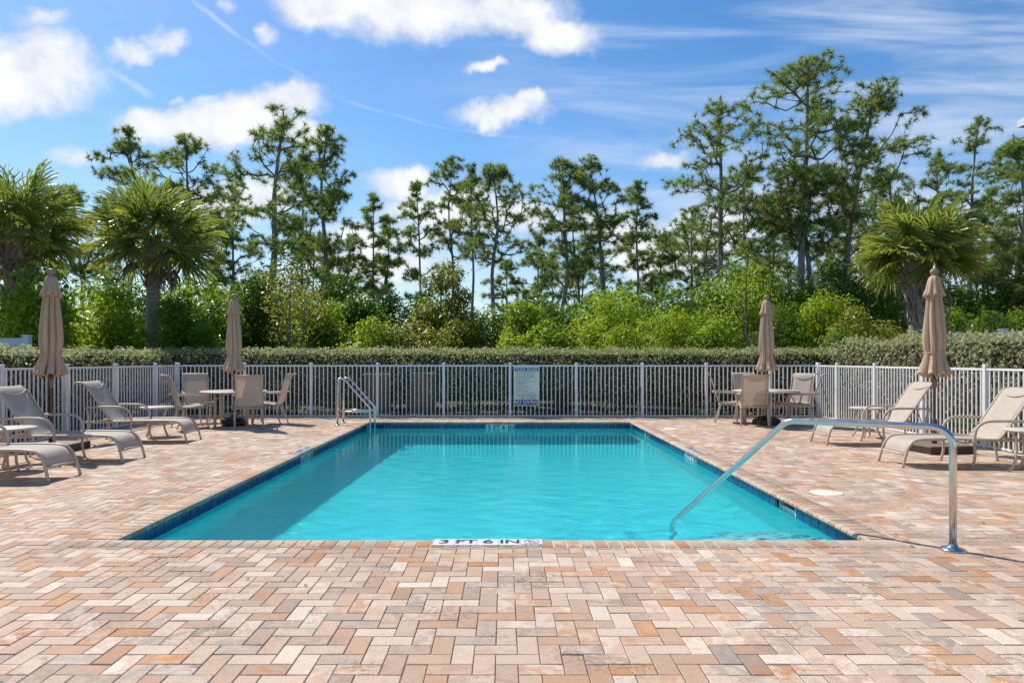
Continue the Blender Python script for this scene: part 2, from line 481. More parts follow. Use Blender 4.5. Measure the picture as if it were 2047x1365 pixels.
def make_canvas():
    m, T = new_mat('umbrella canvas')
    g = T.n('ShaderNodeTexCoord').outputs['Object']
    n = T.noise(g, 3.0, 4.0); n2 = T.noise(g, 260.0, 2.0)
    c = T.mix(T.ramp(n, 0.3, 0.7), (0.64, 0.455, 0.315, 1), (0.74, 0.545, 0.39, 1))
    p = T.n('ShaderNodeBsdfPrincipled', None, Base_Color=c, Roughness=0.9, Normal=bump(T, T.math('ADD', n, T.math('MULTIPLY', n2, .2)), 0.3, 0.02))
    tl = T.n('ShaderNodeBsdfTranslucent', None, Color=(0.90, 0.68, 0.46, 1))
    mx = T.n('ShaderNodeMixShader', None, i0=0.30, i1=p.outputs[0], i2=tl.outputs[0])
    out(T, mx.outputs[0])
    return m
CANVAS = make_canvas()
NEEDLE = leafy('pine needles', (0.062, 0.120, 0.036), (0.25, 0.34, 0.075), 0.42, 0.45, (0.50, 0.64, 0.10))
LEAF_BRIGHT = leafy('young green leaves', (0.10, 0.20, 0.014), (0.34, 0.46, 0.026), 0.52, 0.40, (0.60, 0.76, 0.04))
LEAF_DARK = leafy('deep green leaves', (0.036, 0.090, 0.016), (0.120, 0.220, 0.028), 0.45, 0.36, (0.30, 0.50, 0.03))
LEAF_MID = leafy('green leaves', (0.060, 0.140, 0.016), (0.24, 0.35, 0.028), 0.52, 0.38, (0.54, 0.72, 0.03))
LEAF_OLIVE = leafy('olive leaves', (0.070, 0.110, 0.020), (0.27, 0.28, 0.04), 0.48, 0.40, (0.54, 0.56, 0.05))
LEAF_HEDGE = leafy('silver green hedge leaves', (0.115, 0.140, 0.050), (0.58, 0.59, 0.36), 0.42, 0.5, (0.70, 0.74, 0.26), 0.25)
LEAF_WEED = leafy('weed leaves', (0.05, 0.11, 0.015), (0.17, 0.26, 0.03), 0.42, 0.5)
FROND = leafy('palm frond', (0.085, 0.175, 0.036), (0.56, 0.44, 0.05), 0.42, 0.36, (0.50, 0.60, 0.07), 0.5)
FROND_DEAD = leafy('dead palm frond', (0.22, 0.165, 0.115), (0.40, 0.31, 0.21), 0.2, 0.8, (0.3, 0.2, 0.1))
BARK = bark('pine bark', (0.13, 0.10, 0.088), (0.40, 0.335, 0.30))
BARK_PALE = bark('grey bark', (0.10, 0.085, 0.070), (0.29, 0.25, 0.215))
PALM_BARK = bark('palm trunk', (0.19, 0.155, 0.125), (0.42, 0.36, 0.30), (5, 5, 26))
BOOT = bark('palm boot', (0.22, 0.165, 0.12), (0.52, 0.44, 0.35), (20, 20, 4))
TWIG = bark('brown twigs', (0.045, 0.032, 0.024), (0.13, 0.095, 0.07))
BARE_TWIG = bark('pale bare twigs', (0.22, 0.17, 0.13), (0.38, 0.31, 0.25))
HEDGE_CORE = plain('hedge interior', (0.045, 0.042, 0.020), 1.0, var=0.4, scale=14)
def make_ground():
    m, T = new_mat('lawn and mulch')
    g = T.n('ShaderNodeNewGeometry').outputs['Position']
    n = T.noise(g, 0.7, 6.0, 0.65)
    c = T.mix(T.ramp(n, 0.42, 0.6), (0.040, 0.060, 0.014, 1), (0.085, 0.062, 0.038, 1))
    c = T.mix(T.ramp(T.noise(g, 30.0, 4.0), 0.3, 0.7, 0, .5), c, (0.03, 0.03, 0.012, 1))
    p = T.n('ShaderNodeBsdfPrincipled', None, Base_Color=c, Roughness=0.95, Normal=bump(T, n, 0.6, 0.05))
    out(T, p.outputs[0])
    return m
GROUND = make_ground()
# ------------------------------------------------------------------ ground, deck, pool
RNG = np.random.default_rng(7)
random.seed(11)
FX0, FX1, FY = -7.65, 7.35, 15.73                     # fence lines
DX0, DX1, DY0, DY1 = FX0 - 0.10, FX1 + 0.10, -3.0, FY + 0.10
PX0, PX1, PY0, PY1 = -2.90, 2.72, 5.03, 14.45          # pool opening (inner edge of the coping)
CW, OVER = 0.22, 0.05
OX0, OX1, OY0, OY1 = PX0 - CW, PX1 + CW, PY0 - CW, PY1 + CW
WX0, WX1, WY0, WY1 = PX0 - OVER, PX1 + OVER, PY0 - OVER, PY1 + OVER   # pool walls
WATER_Z = -0.14
def ring(mb, ox0, ox1, oy0, oy1, ix0, ix1, iy0, iy1, z):
    vs = [(ox0, oy0, z), (ox1, oy0, z), (ox1, oy1, z), (ox0, oy1, z), (ix0, iy0, z), (ix1, iy0, z), (ix1, iy1, z), (ix0, iy1, z)]
    return mb.add(vs, [(0, 1, 5, 4), (1, 2, 6, 5), (2, 3, 7, 6), (3, 0, 4, 7)])
g = ring(MB(), -600, 600, -300, 1200, DX0, DX1, DY0, DY1, -0.03).build('ground', GROUND)
tag(g, 'dark lawn and mulch ground beyond the pool fence', 'ground', kind='structure')

deck = ring(MB(), DX0, DX1, DY0, DY1, OX0 + 0.01, OX1 - 0.01, OY0 + 0.01, OY1 - 0.01, -0.0050).build('pool_deck', SAND)
tag(deck, 'tan, cream and grey herringbone paver deck around the pool', 'deck', kind='structure')

PALETTE = [((0.70, 0.565, 0.455), 3.6), ((0.62, 0.465, 0.36), 3.4), ((0.56, 0.39, 0.285), 3.0), ((0.58, 0.35, 0.22), 2.4), ((0.55, 0.275, 0.13), 1.1),
           ((0.46, 0.38, 0.325), 1.5), ((0.37, 0.31, 0.275), 0.5), ((0.76, 0.65, 0.55), 1.5), ((0.45, 0.32, 0.24), 1.2)]
PW = np.array([w for _, w in PALETTE]); PW = PW / PW.sum()
PC = np.array([c for c, _ in PALETTE]) * np.array([1.0, 0.985, 0.93])
def paver_colours(n, rng):
    ia = rng.choice(len(PC), n, p=PW)
    ib = rng.choice(len(PC), n, p=PW)
    same = rng.random(n) < 0.12
    ib = np.where(same, ia, ib)
    a = PC[ia] * rng.uniform(0.90, 1.10, (n, 1)); b = PC[ib] * rng.uniform(0.90, 1.10, (n, 1))
    b = a + (b - a) * rng.uniform(0.55, 1.0, (n, 1))
    return np.c_[a, np.ones(n)], np.c_[b, np.ones(n)]
# 90 degree herringbone of 10 x 20 cm pavers
S, PHX, PHY = 0.1, 0.062, 2.871
rects = []
i0, i1 = int((DX0 - PHX) / S) - 3, int((DX1 - PHX) / S) + 3
j0, j1 = int((DY0 - PHY) / S) - 3, int((DY1 - PHY) / S) + 3
for j in range(j0, j1):
    for i in range(i0, i1):
        k = (i + j) % 4
        if k == 0: r = [PHX + i * S, PHX + (i + 2) * S, PHY + j * S, PHY + (j + 1) * S]
        elif k == 2: r = [PHX + i * S, PHX + (i + 1) * S, PHY + j * S, PHY + (j + 2) * S]
        else: continue
        r = [max(r[0], DX0), min(r[1], DX1), max(r[2], DY0), min(r[3], DY1)]
        if r[1] - r[0] < 0.015 or r[3] - r[2] < 0.015: continue
        if r[0] < OX1 and r[1] > OX0 and r[2] < OY1 and r[3] > OY0:      # cut along the coping
            opts = [[r[0], min(r[1], OX0), r[2], r[3]], [max(r[0], OX1), r[1], r[2], r[3]], [r[0], r[1], r[2], min(r[3], OY0)], [r[0], r[1], max(r[2], OY1), r[3]]]
            opts = [o for o in opts if o[1] - o[0] > 0.012 and o[3] - o[2] > 0.012]
            if not opts: continue
            r = max(opts, key=lambda o: (o[1] - o[0]) * (o[3] - o[2]))
        rects.append(r)
R_ = np.array(rects)
cx, cyy = (R_[:, 0] + R_[:, 1]) / 2, (R_[:, 2] + R_[:, 3]) / 2
with np.errstate(divide='ignore', invalid='ignore'):
    colpx = VPX + cx / np.maximum(cyy, 0.05) * F_PX
    rowpx = VPY + CAM_H / np.maximum(cyy, 0.05) * F_PX
inview = (cyy > 0.5) & (colpx > -40) & (colpx < 2087) & (rowpx < 1400)
order = np.where(inview, cyy, 1e6).argsort()
near_idx = set(order[:300].tolist())
def paver_quads(R, z, tilt, gap=0.0018, bev=0.0032, drop=0.0030, org=None):
    """top face and four bevels of every paver: (n*5*4,3)"""
    n = len(R)
    x0, x1, y0, y1 = R[:, 0] + gap, R[:, 1] - gap, R[:, 2] + gap, R[:, 3] - gap
    jt = RNG.uniform(-0.0008, 0.0008, (n, 4))
    x0, x1, y0, y1 = x0 + jt[:, 0], x1 + jt[:, 1], y0 + jt[:, 2], y1 + jt[:, 3]
    def corner(x, y, dz):
        zz = z + (x - (x0 + x1) / 2) * tilt[:, 0] + (y - (y0 + y1) / 2) * tilt[:, 1] + dz
        return np.stack([x, y, zz], -1)
    o = [corner(x0, y0, -drop), corner(x1, y0, -drop), corner(x1, y1, -drop), corner(x0, y1, -drop)]
    t = [corner(x0 + bev, y0 + bev, 0), corner(x1 - bev, y0 + bev, 0), corner(x1 - bev, y1 - bev, 0), corner(x0 + bev, y1 - bev, 0)]
    quads = [np.stack(t, 1)]
    for k in range(4):
        m = (k + 1) % 4
        quads.append(np.stack([o[k], o[m], t[m], t[k]], 1))
    return np.stack(quads, 1)            # n,5,4,3
nP = len(R_)
CA, CB = paver_colours(nP, RNG)
# neighbouring batches of pavers lean grey or orange together
drift = np.sin(cx * 1.7 + 0.6 * np.sin(cyy * 1.1)) * np.cos(cyy * 1.3 + 0.8)
CA[:, :3] *= (1 + 0.05 * drift[:, None]); CB[:, :3] *= (1 + 0.05 * drift[:, None])
Q = paver_quads(R_, RNG.normal(0, 0.0007, nP), RNG.normal(0, 0.006, (nP, 2)))
far = np.array([i for i in range(nP) if i not in near_idx])
me = fast_mesh('paver_field', Q[far].reshape(-1, 3), 4, PAVER,
               {'ca': np.repeat(CA[far], 20, 0), 'cb': np.repeat(CB[far], 20, 0)})
tag(link('paver_field', me, parent=deck), 'further pavers of the deck in tan, cream and grey', kind='stuff')
for i in sorted(near_idx):
    c = np.array([cx[i], cyy[i], 0.0])
    me = fast_mesh('paver', Q[i].reshape(-1, 3) - c, 4, PAVER, {'ca': np.repeat(CA[i:i + 1], 20, 0), 'cb': np.repeat(CB[i:i + 1], 20, 0)})
    link('paver', me, parent=deck, loc=tuple(c))

pool = thing('swimming_pool', 'rectangular pool with blue waterline tile and brick coping', 'pool', ((PX0 + PX1) / 2, (PY0 + PY1) / 2, 0), kind='structure')
POOL_LOC = Vector(pool.location)
def in_pool(mb, name, mat, **kw):
    o = mb.build(name, mat, pool)
    o.location = -POOL_LOC
    return o
SKIM = [(6.38, 6.81), (12.74, 13.13)]
def floor_z(y):
    return WATER_Z - 1.07 - 0.61 * min(max((y - 6.0) / 8.0, 0), 1)
mb = MB()
cove = 0.16
ys = [WY0, WY0 + cove] + [WY0 + cove + (WY1 - WY0 - 2 * cove) * t / 10 for t in range(1, 10)] + [WY1 - cove, WY1]
for a, b in zip(ys[1:-2], ys[2:-1]):
    mb.add([(WX0 + cove, a, floor_z(a)), (WX1 - cove, a, floor_z(a)), (WX1 - cove, b, floor_z(b)), (WX0 + cove, b, floor_z(b))], [(0, 1, 2, 3)], True)
    for xw, xi in ((WX0, WX0 + cove), (WX1, WX1 - cove)):
        mb.add([(xw, a, floor_z(a) + cove), (xi, a, floor_z(a)), (xi, b, floor_z(b)), (xw, b, floor_z(b) + cove)], [(0, 1, 2, 3)])
for yw, yi in ((WY0, WY0 + cove), (WY1, WY1 - cove)):
    f = floor_z(yi)
    mb.add([(WX0 + cove, yi, f), (WX1 - cove, yi, f), (WX1 - cove, yw, f + cove), (WX0 + cove, yw, f + cove)], [(0, 1, 2, 3)])
    mb.add([(WX0, yw, f + cove), (WX1, yw, f + cove), (WX1, yw, -0.03), (WX0, yw, -0.03)], [(0, 1, 2, 3)])
    for xw, xi in ((WX0, WX0 + cove), (WX1, WX1 - cove)):
        mb.add([(xi, yi, f), (xw, yi, f + cove), (xi, yw, f + cove), (xw, yw, f + cove)], [(0, 1, 2), (1, 3, 2)])
def wall_x(xw, holes):
    cuts = sorted(set([WY0, WY0 + cove, WY1 - cove, WY1] + [h for hh in holes for h in hh] + ys))
    for a, b in zip(cuts[:-1], cuts[1:]):
        top = -0.215 if any(h[0] - 1e-6 <= a and b <= h[1] + 1e-6 for h in holes) else -0.03
        fa = floor_z(min(max(a, WY0 + cove), WY1 - cove)) + cove
        fb = floor_z(min(max(b, WY0 + cove), WY1 - cove)) + cove
        mb.add([(xw, a, fa), (xw, b, fb), (xw, b, top), (xw, a, top)], [(0, 1, 2, 3)])
wall_x(WX0, []); wall_x(WX1, SKIM)
basin = in_pool(mb, 'basin', PLASTER)
receivers = [basin]
# waterline tiles, one row of 15 cm squares with pale joints
TP = 0.156
TILE_SHADES = [(0.006, 0.030, 0.145), (0.008, 0.045, 0.19), (0.010, 0.060, 0.23), (0.005, 0.022, 0.11)]
def tile_data(col):
    w = TP / 2 - 0.0045
    m = MB().box(-w, w, -0.008, 0.0, -w, w, 0.0)
    me = m.data('waterline_tile', TILE)
    a = me.attributes.new('ca', 'FLOAT_COLOR', 'POINT')
    a.data.foreach_set('color', np.tile(np.array(list(col) + [1.0], dtype=np.float32), len(me.vertices)))
    return me
tile_meshes = [tile_data(c) for c in TILE_SHADES]
white_tile_mesh = MB().box(-(TP / 2 - 0.003), TP / 2 - 0.003, -0.008, 0.0, -(TP / 2 - 0.003), TP / 2 - 0.003).data('marker_tile', WHITE_TILE)
TZ = -0.048 - TP / 2
gm = MB()
gm.box(WX0 - 0.02, WX0 + 0.004, WY0, WY1, -0.048 - TP - 0.002, -0.044)
gm.box(WX0, WX1, WY1 - 0.004, WY1 + 0.02, -0.048 - TP - 0.002, -0.044)
cuts = [WY0, SKIM[0][0], SKIM[0][1], SKIM[1][0], SKIM[1][1], WY1 - 0.004]
for a, b in ((cuts[0], cuts[1]), (cuts[2], cuts[3]), (cuts[4], cuts[5])):
    gm.box(WX1 - 0.004, WX1 + 0.02, a, b, -0.048 - TP - 0.002, -0.044)
in_pool(gm, 'grout_band', GROUT)
def put_tile(me, x, y, rz):
    o = link('marker_tile' if me is white_tile_mesh else 'waterline_tile', me, parent=pool)
    o.location = Vector((x, y, TZ)) - POOL_LOC; o.rotation_euler = (0, 0, rz)
    return o
MARK_L, MARK_R, MARK_B = (9.70, 10.33), (9.62, 10.25), (-0.40, 0.225)
n = int((WX1 - WX0) / TP)
for k in range(n + 1):
    x = MARK_B[0] + TP / 2 + (k - 16) * TP
    if x < WX0 + 0.05 or x > WX1 - 0.05: continue
    put_tile(white_tile_mesh if MARK_B[0] < x < MARK_B[1] else random.choice(tile_meshes[:1] + tile_meshes), x, WY1 - 0.004, 0.0)
for xw, rz, mk, holes in ((WX0 + 0.004, math.pi / 2, MARK_L, []), (WX1 - 0.004, -math.pi / 2, MARK_R, SKIM)):
    y = mk[0] + TP / 2 - 31 * TP
    while y < WY1 - 0.07:
        if y > WY0 + 0.05 and not any(h[0] - 0.05 < y < h[1] + 0.05 for h in holes):
            put_tile(white_tile_mesh if mk[0] < y < mk[1] else random.choice(tile_meshes), xw, y, rz)
        y += TP
for (a, b) in SKIM:                       # skimmer throats in the right wall
    m = MB()
    x0, x1, zt, zb = WX1, WX1 + 0.28, -0.05, -0.213
    m.add([(x0, a, zb), (x1, a, zb), (x1, b, zb), (x0, b, zb), (x0, a, zt), (x1, a, zt), (x1, b, zt), (x0, b, zt)],
          [(0, 1, 2, 3), (4, 7, 6, 5), (0, 4, 5, 1), (3, 2, 6, 7), (1, 5, 6, 2)])
    m.box(WX1 + 0.03, WX1 + 0.05, a + 0.01, b - 0.01, -0.20, -0.115)
    in_pool(m, 'skimmer_throat', WHITE_TILE)
# coping
def coping_data(ca, cb):
    prof = [(0.22, -0.046), (0.22, -0.004), (0.216, 0.002), (0.045, 0.002), (0.026, 0.0), (0.011, -0.007), (0.002, -0.018), (0.0, -0.028), (0.004, -0.039), (0.014, -0.046)]
    w = 0.0445
    vs = [(-w, p[0], p[1]) for p in prof] + [(w, p[0], p[1]) for p in prof]
    n = len(prof)
    m = MB().add(vs, [(k, (k + 1) % n, n + (k + 1) % n, n + k) for k in range(n)], True)
    m.add(vs, [tuple(range(n))[::-1], tuple(range(n, 2 * n))])
    me = m.data('coping_brick', COPING)
    for nm, c in (('ca', ca), ('cb', cb)):
        a = me.attributes.new(nm, 'FLOAT_COLOR', 'POINT')
        a.data.foreach_set('color', np.tile(np.array(list(c)[:3] + [1.0], dtype=np.float32), len(me.vertices)))
    return me
ca, cb = paver_colours(18, np.random.default_rng(3))
cop_meshes = [coping_data(a, b) for a, b in zip(ca, cb)]
def cop(x, y, rz):
    o = link('coping_brick', random.choice(cop_meshes), parent=pool)
    o.location = Vector((x, y, random.uniform(-0.0008, 0.0008))) - POOL_LOC; o.rotation_euler = (0, 0, rz)
nn = round((OX1 - OX0) / 0.1); st_ = (OX1 - OX0) / nn
for k in range(nn):
    x = OX0 + (k + 0.5) * st_
    cop(x, PY0, math.pi); cop(x, PY1, 0.0)
nn = round((PY1 - PY0) / 0.1); st_ = (PY1 - PY0) / nn
for k in range(nn):
    y = PY0 + (k + 0.5) * st_
    cop(PX0, y, math.pi / 2); cop(PX1, y, -math.pi / 2)
mm = MB()
for (a, b, c, d) in ((OX0 + .004, OX1 - .004, OY0 + .004, PY0 - 0.012), (OX0 + .004, OX1 - .004, PY1 + 0.012, OY1 - .004), (OX0 + .004, PX0 - 0.012, PY0 - .012, PY1 + .012), (PX1 + 0.012, OX1 - .004, PY0 - .012, PY1 + .012)):
    mm.box(a, b, c, d, -0.044, -0.0035)
in_pool(mm, 'mortar_bed', MORTAR)
# corner steps under water
SC = Vector((WX1, WY0))
for k, r in enumerate((0.85, 1.15, 1.45, 1.75)):
    z1, z0 = WATER_Z - 0.22 * (k + 1) - 0.02, floor_z(6) - 0.02
    arc = [(SC.x - r * math.cos(a), SC.y + r * math.sin(a)) for a in [math.pi / 2 * t / 20 for t in range(21)]]
    vs = [(SC.x, SC.y, z1)] + [(x, y, z1) for x, y in arc] + [(x, y, z0) for x, y in arc]
    m = MB().add(vs, [(0, t + 2, t + 1) for t in range(20)] + [(1 + t, 2 + t, 23 + t, 22 + t) for t in range(20)])
    s = in_pool(m, 'corner_step', STEP_WHITE); receivers.append(s)
    m = MB()
    for t in range(20):
        a0, a1 = math.pi / 2 * (t + .06) / 20, math.pi / 2 * (t + .94) / 20
        q = [(SC.x - rr * math.cos(a), SC.y + rr * math.sin(a), z1 + 0.004) for rr, a in ((r - 0.012, a0), (r - 0.012, a1), (r - 0.045, a1), (r - 0.045, a0))]
        m.add(q, [(0, 1, 2, 3)])
    s = in_pool(m, 'step_edge_tile', BLUE_INK); receivers.append(s)
# water: a real rippled sheet
wx = np.linspace(WX0, WX1, 320); wy = np.linspace(WY0, WY1, 540)
XX, YY = np.meshgrid(wx, wy)
H = np.zeros_like(XX)
rw = np.random.default_rng(21)
for k in range(80):
    lam = 0.075 * (8.0 ** rw.random())
    th = rw.normal(math.radians(88), 0.55)
    amp = 0.00013 * (lam / 0.25) ** 1.0 * rw.uniform(0.5, 1.3)
    H += amp * np.sin(2 * math.pi / lam * (XX * math.cos(th) + YY * math.sin(th)) + rw.uniform(0, 6.28))
patch = 0.75 + 0.5 * np.sin(XX * 1.3 + 0.5) * np.sin(YY * 0.9 + 1.0) + 0.35 * np.sin(YY * 2.1 + XX)
patch = np.clip(patch, 0.35, 1.5) * np.interp(YY, [5, 9, 14.5], [2.1, 1.0, 0.28])
ZZ = WATER_Z + H * patch
verts = np.stack([XX, YY, ZZ], -1).reshape(-1, 3)
nx_, ny_ = len(wx), len(wy)
idx = np.arange(nx_ * ny_).reshape(ny_, nx_)
quads = np.stack([idx[:-1, :-1], idx[:-1, 1:], idx[1:, 1:], idx[1:, :-1]], -1).reshape(-1, 4)
me = bpy.data.meshes.new('pool_water')
me.vertices.add(len(verts)); me.vertices.foreach_set('co', verts.astype(np.float32).ravel())
me.loops.add(quads.size); me.loops.foreach_set('vertex_index', quads.astype(np.int32).ravel())
me.polygons.add(len(quads)); me.polygons.foreach_set('loop_start', np.arange(0, quads.size, 4, dtype=np.int32))
me.polygons.foreach_set('loop_total', np.full(len(quads), 4, dtype=np.int32))
me.polygons.foreach_set('use_smooth', np.ones(len(quads), dtype=bool))
me.update(calc_edges=True)
water = link('pool_water', me, WATER)
tag(water, 'clear turquoise pool water with fine ripples', 'water', kind='structure')
water.cycles.is_caustics_caster = True
# ------------------------------------------------------------------ lettering
def text_mesh(body, size, bold=0.0, thick=0.0006, sx=1.0, align='CENTER', spacing=1.0, line=1.0):
    cu = bpy.data.curves.new('lettering', 'FONT')
    cu.body, cu.size, cu.offset, cu.extrude = body, size, bold * size, thick
    cu.align_x, cu.align_y = align, 'CENTER'
    cu.space_character, cu.space_line = spacing, line
    cu.resolution_u = 3
    o = bpy.data.objects.new('lettering', cu)
    COL.objects.link(o)
    dg = bpy.context.evaluated_depsgraph_get()
    me = bpy.data.meshes.new_from_object(o.evaluated_get(dg))
    bpy.data.objects.remove(o)
    if sx != 1.0:
        me.transform(Matrix.Diagonal((sx, 1, 1, 1)))
    me.materials.clear()
    return me
def lettering(body, size, mat, parent, loc, rot, **kw):
    me = text_mesh(body, size, **kw)
    o = link('lettering', me, mat, parent)
    o.location, o.rotation_euler = loc, rot
    return o
# depth marks on the wall tiles
for ch, k in (("5", 0), ("FT", 1), ("6", 2), ("IN", 3)):
    lettering(ch, 0.135, INK, pool, Vector((MARK_B[0] + TP * (k + .5), WY1 - 0.0135, TZ)) - POOL_LOC, (math.pi / 2, 0, 0), bold=0.02)
    lettering(("4", "FT", "6", "IN")[k], 0.135, INK, pool, Vector((WX0 + 0.0135, MARK_L[0] + TP * (k + .5), TZ)) - POOL_LOC, (math.pi / 2, 0, math.pi / 2), bold=0.02)
    lettering(("4", "FT", "6", "IN")[k], 0.135, INK, pool, Vector((WX1 - 0.0135, MARK_R[0] + TP * (3.5 - k), TZ)) - POOL_LOC, (math.pi / 2, 0, -math.pi / 2), bold=0.02)
# depth marks let into the coping
def no_diving(parent, c, rz):
    m = MB()
    for a, b in ((0.050, 0.058),):
        seg = 28
        for s in range(seg):
            t0, t1 = 2 * math.pi * s / seg, 2 * math.pi * (s + 1) / seg
            m.add([(b * math.cos(t0), b * math.sin(t0), 0), (b * math.cos(t1), b * math.sin(t1), 0), (a * math.cos(t1), a * math.sin(t1), 0), (a * math.cos(t0), a * math.sin(t0), 0)], [(0, 1, 2, 3)])
    d = 0.004
    m.add([(-0.037 - d, 0.037 - d, 0), (-0.037 + d, 0.037 + d, 0), (0.037 + d, -0.037 + d, 0), (0.037 - d, -0.037 - d, 0)], [(3, 2, 1, 0)])
    o = m.build('no_diving_symbol', RED_INK, parent); o.location, o.rotation_euler = c, (0, 0, rz)
    m = MB()                                  # the diver
    m.lathe([(0.0, 0.0), (0.008, 0.0002), (0.0, 0.0004)], 10, (-0.018, 0.004, -0.0003), cap=False)
    m.add([(-0.008, 0.010, -.0003), (0.022, -0.010, -.0003), (0.026, -0.002, -.0003), (-0.004, 0.018, -.0003)], [(0, 1, 2, 3)])
    m.add([(-0.010, 0.006, -.0003), (-0.020, -0.022, -.0003), (-0.014, -0.024, -.0003), (-0.003, 0.004, -.0003)], [(0, 1, 2, 3)])
    o = m.build('diver_symbol', INK, parent); o.location, o.rotation_euler = c, (0, 0, rz)
def marker(name, label, x, y, rz, words, pict):
    t = thing(name, label, 'depth marker', (x, y, 0.0025), rz)
    n = len(words) + (1 if pict else 0)
    w = 0.161
    for k in range(n):
        xc = (k - (n - 1) / 2) * w
        MB().box(xc - w / 2 + .0015, xc + w / 2 - .0015, -0.082, 0.082, 0.0, 0.004, 0.001).build('tile', WHITE_TILE, t)
        if k < len(words):
            lettering(words[k], 0.135, INK, t, (xc, 0.003, 0.0049), (0, 0, 0), bold=0.022, sx=1.12 if len(words[k]) == 2 else 1.25)
        else:
            no_diving(t, (xc, 0.012, 0.0052), 0.0)
            lettering("NO DIVING", 0.026, INK, t, (xc, -0.062, 0.0049), (0, 0, 0), bold=0.02, sx=1.1)
    return t
marker('depth_marker', 'white tile depth marker reading 3 FT 6 IN on the near coping', -0.12, 4.937, 0.0, ["3", "FT", "6", "IN"], True)
marker('depth_marker', 'white tile depth marker on the coping along the shaded side of the pool', -3.005, 9.95, -math.pi / 2, ["4", "FT", "6", "IN"], True)
marker('depth_marker', 'white tile depth marker on the coping on the handrail side of the pool', 2.825, 9.95, math.pi / 2, ["4", "FT", "6", "IN"], True)
# ------------------------------------------------------------------ fence round the deck
picket_mesh = MB().box(-0.0095, 0.0095, -0.0095, 0.0095, 0.02, 1.185).data('picket', FENCE)
_m = MB().box(-0.029, 0.029, -0.029, 0.029, 0.0, 1.245, 0.0)
_m.box(-0.033, 0.033, -0.033, 0.033, 1.245, 1.272, 0.012)
post_mesh = _m.data('post', FENCE)
def fence(label, p0, p1, posts, with_end=True):
    """posts: distances along the run"""
    p0, p1 = Vector(p0), Vector(p1)
    d = p1 - p0; L = d.length
    t = thing('picket_fence', label, 'fence', (p0.x, p0.y, 0), math.atan2(d.y, d.x), group='white picket fence runs around the deck')
    for s in posts:
        link('post', post_mesh, parent=t, loc=(s, 0, 0))
    ends = sorted(posts)
    for a, b in zip(ends[:-1], ends[1:]):
        MB().box(a + 0.03, b - 0.03, -0.016, 0.016, 1.18, 1.212, 0.003).build('top_rail', FENCE, t)
        MB().box(a + 0.03, b - 0.03, -0.014, 0.014, 0.012, 0.040, 0.003).build('bottom_rail', FENCE, t)
        n = round((b - a) / 0.0975)
        for k in range(1, n):
            link('picket', picket_mesh, parent=t, loc=(a + (b - a) * k / n, 0, 0))
    return t
bx = [px(v, FY) - FX0 for v in (356, 489, 622, 754.5, 887, 1019.5, 1152, 1284, 1412, 1540)] + [FX1 - FX0]
bx[0] = 0.0
fence('long white picket fence across the far end of the pool', (FX0, FY), (FX1, FY), bx)
fence('white picket fence run along the side with the pool ladder', (FX0, FY - 0.001), (FX0, 7.0), [0.0 + 0.07, FY - 14.7, FY - 13.19, FY - 11.70, FY - 10.20, FY - 8.70, FY - 7.2])
fence('white picket fence run along the side with the steel handrail', (FX1, FY - 0.001), (FX1, 7.0), [0.0 + 0.07, FY - 14.80, FY - 13.29, FY - 11.77, FY - 10.24, FY - 8.72, FY - 7.2])

# ------------------------------------------------------------------ pool rules sign
SX0, SX1, SZ0, SZ1, SY = 0.222, 0.822, 0.262, 1.175, FY - 0.022
sg = thing('pool_rules_sign', 'cream and blue pool rules board wired to the far fence', 'sign', ((SX0 + SX1) / 2, SY, (SZ0 + SZ1) / 2))
hw, hh = (SX1 - SX0) / 2, (SZ1 - SZ0) / 2
MB().box(-hw, hw, -0.004, 0.004, -hh, hh).build('board', SIGN_BOARD, sg)
bm_ = MB()
bm_.add([(-hw + .022, -0.0055, hh - .022), (hw - .022, -0.0055, hh - .022), (hw - .022, -0.0055, hh - .102), (-hw + .022, -0.0055, hh - .102)], [(3, 2, 1, 0)])
bm_.build('heading_band', BLUE_INK, sg)
bm_ = MB()
bm_.add([(-hw + .022, -0.0055, -hh + .145), (hw - .022, -0.0055, -hh + .145), (hw - .022, -0.0055, -hh + .020), (-hw + .022, -0.0055, -hh + .020)], [(3, 2, 1, 0)])
bm_.build('warning_band', BLUE_INK, sg)
FACE = (math.pi / 2, 0, 0)
lettering("POOL RULES", 0.084, SIGN_BOARD, sg, (0, -0.0072, hh - .063), FACE, bold=0.022, sx=1.06)
lettering("NO DIVING", 0.128, SIGN_BOARD, sg, (0, -0.0072, -hh + .083), FACE, bold=0.02, sx=0.86)
rules = ["NO FOOD OR BEVERAGES IN THE POOL OR", "ON POOL WET DECK. COMMERCIALLY", "BOTTLED WATER IN PLASTIC BOTTLES IS", "ALLOWED ON THE POOL WET DECK FOR", "POOL PATRON HYDRATION",
         "NO GLASS OR ANIMALS IN THE FENCED POOL", "AREA (OR 50 FEET FROM", "UNFENCED POOL)", "BATHING LOAD: 24 PERSONS", "POOL HOURS:  DAWN  TO  DUSK", "SHOWER BEFORE ENTERING", "DO NOT SWALLOW THE POOL WATER"]
zr = [0, .038, .076, .114, .152, .203, .241, .279, .330, .374, .420, .464]
for s, dz_ in zip(rules, zr):
    lettering(s, 0.030, INK, sg, (-hw + .045, -0.0066, hh - .138 - dz_), FACE, align='LEFT', sx=0.80)
lettering("POOL MAXIMUM DEPTH:", 0.058, INK, sg, (0, -0.0066, -hh + .245), FACE, sx=0.72)
lettering("5  FEET   6  INCHES", 0.058, INK, sg, (0.02, -0.0066, -hh + .185), FACE, sx=0.80)

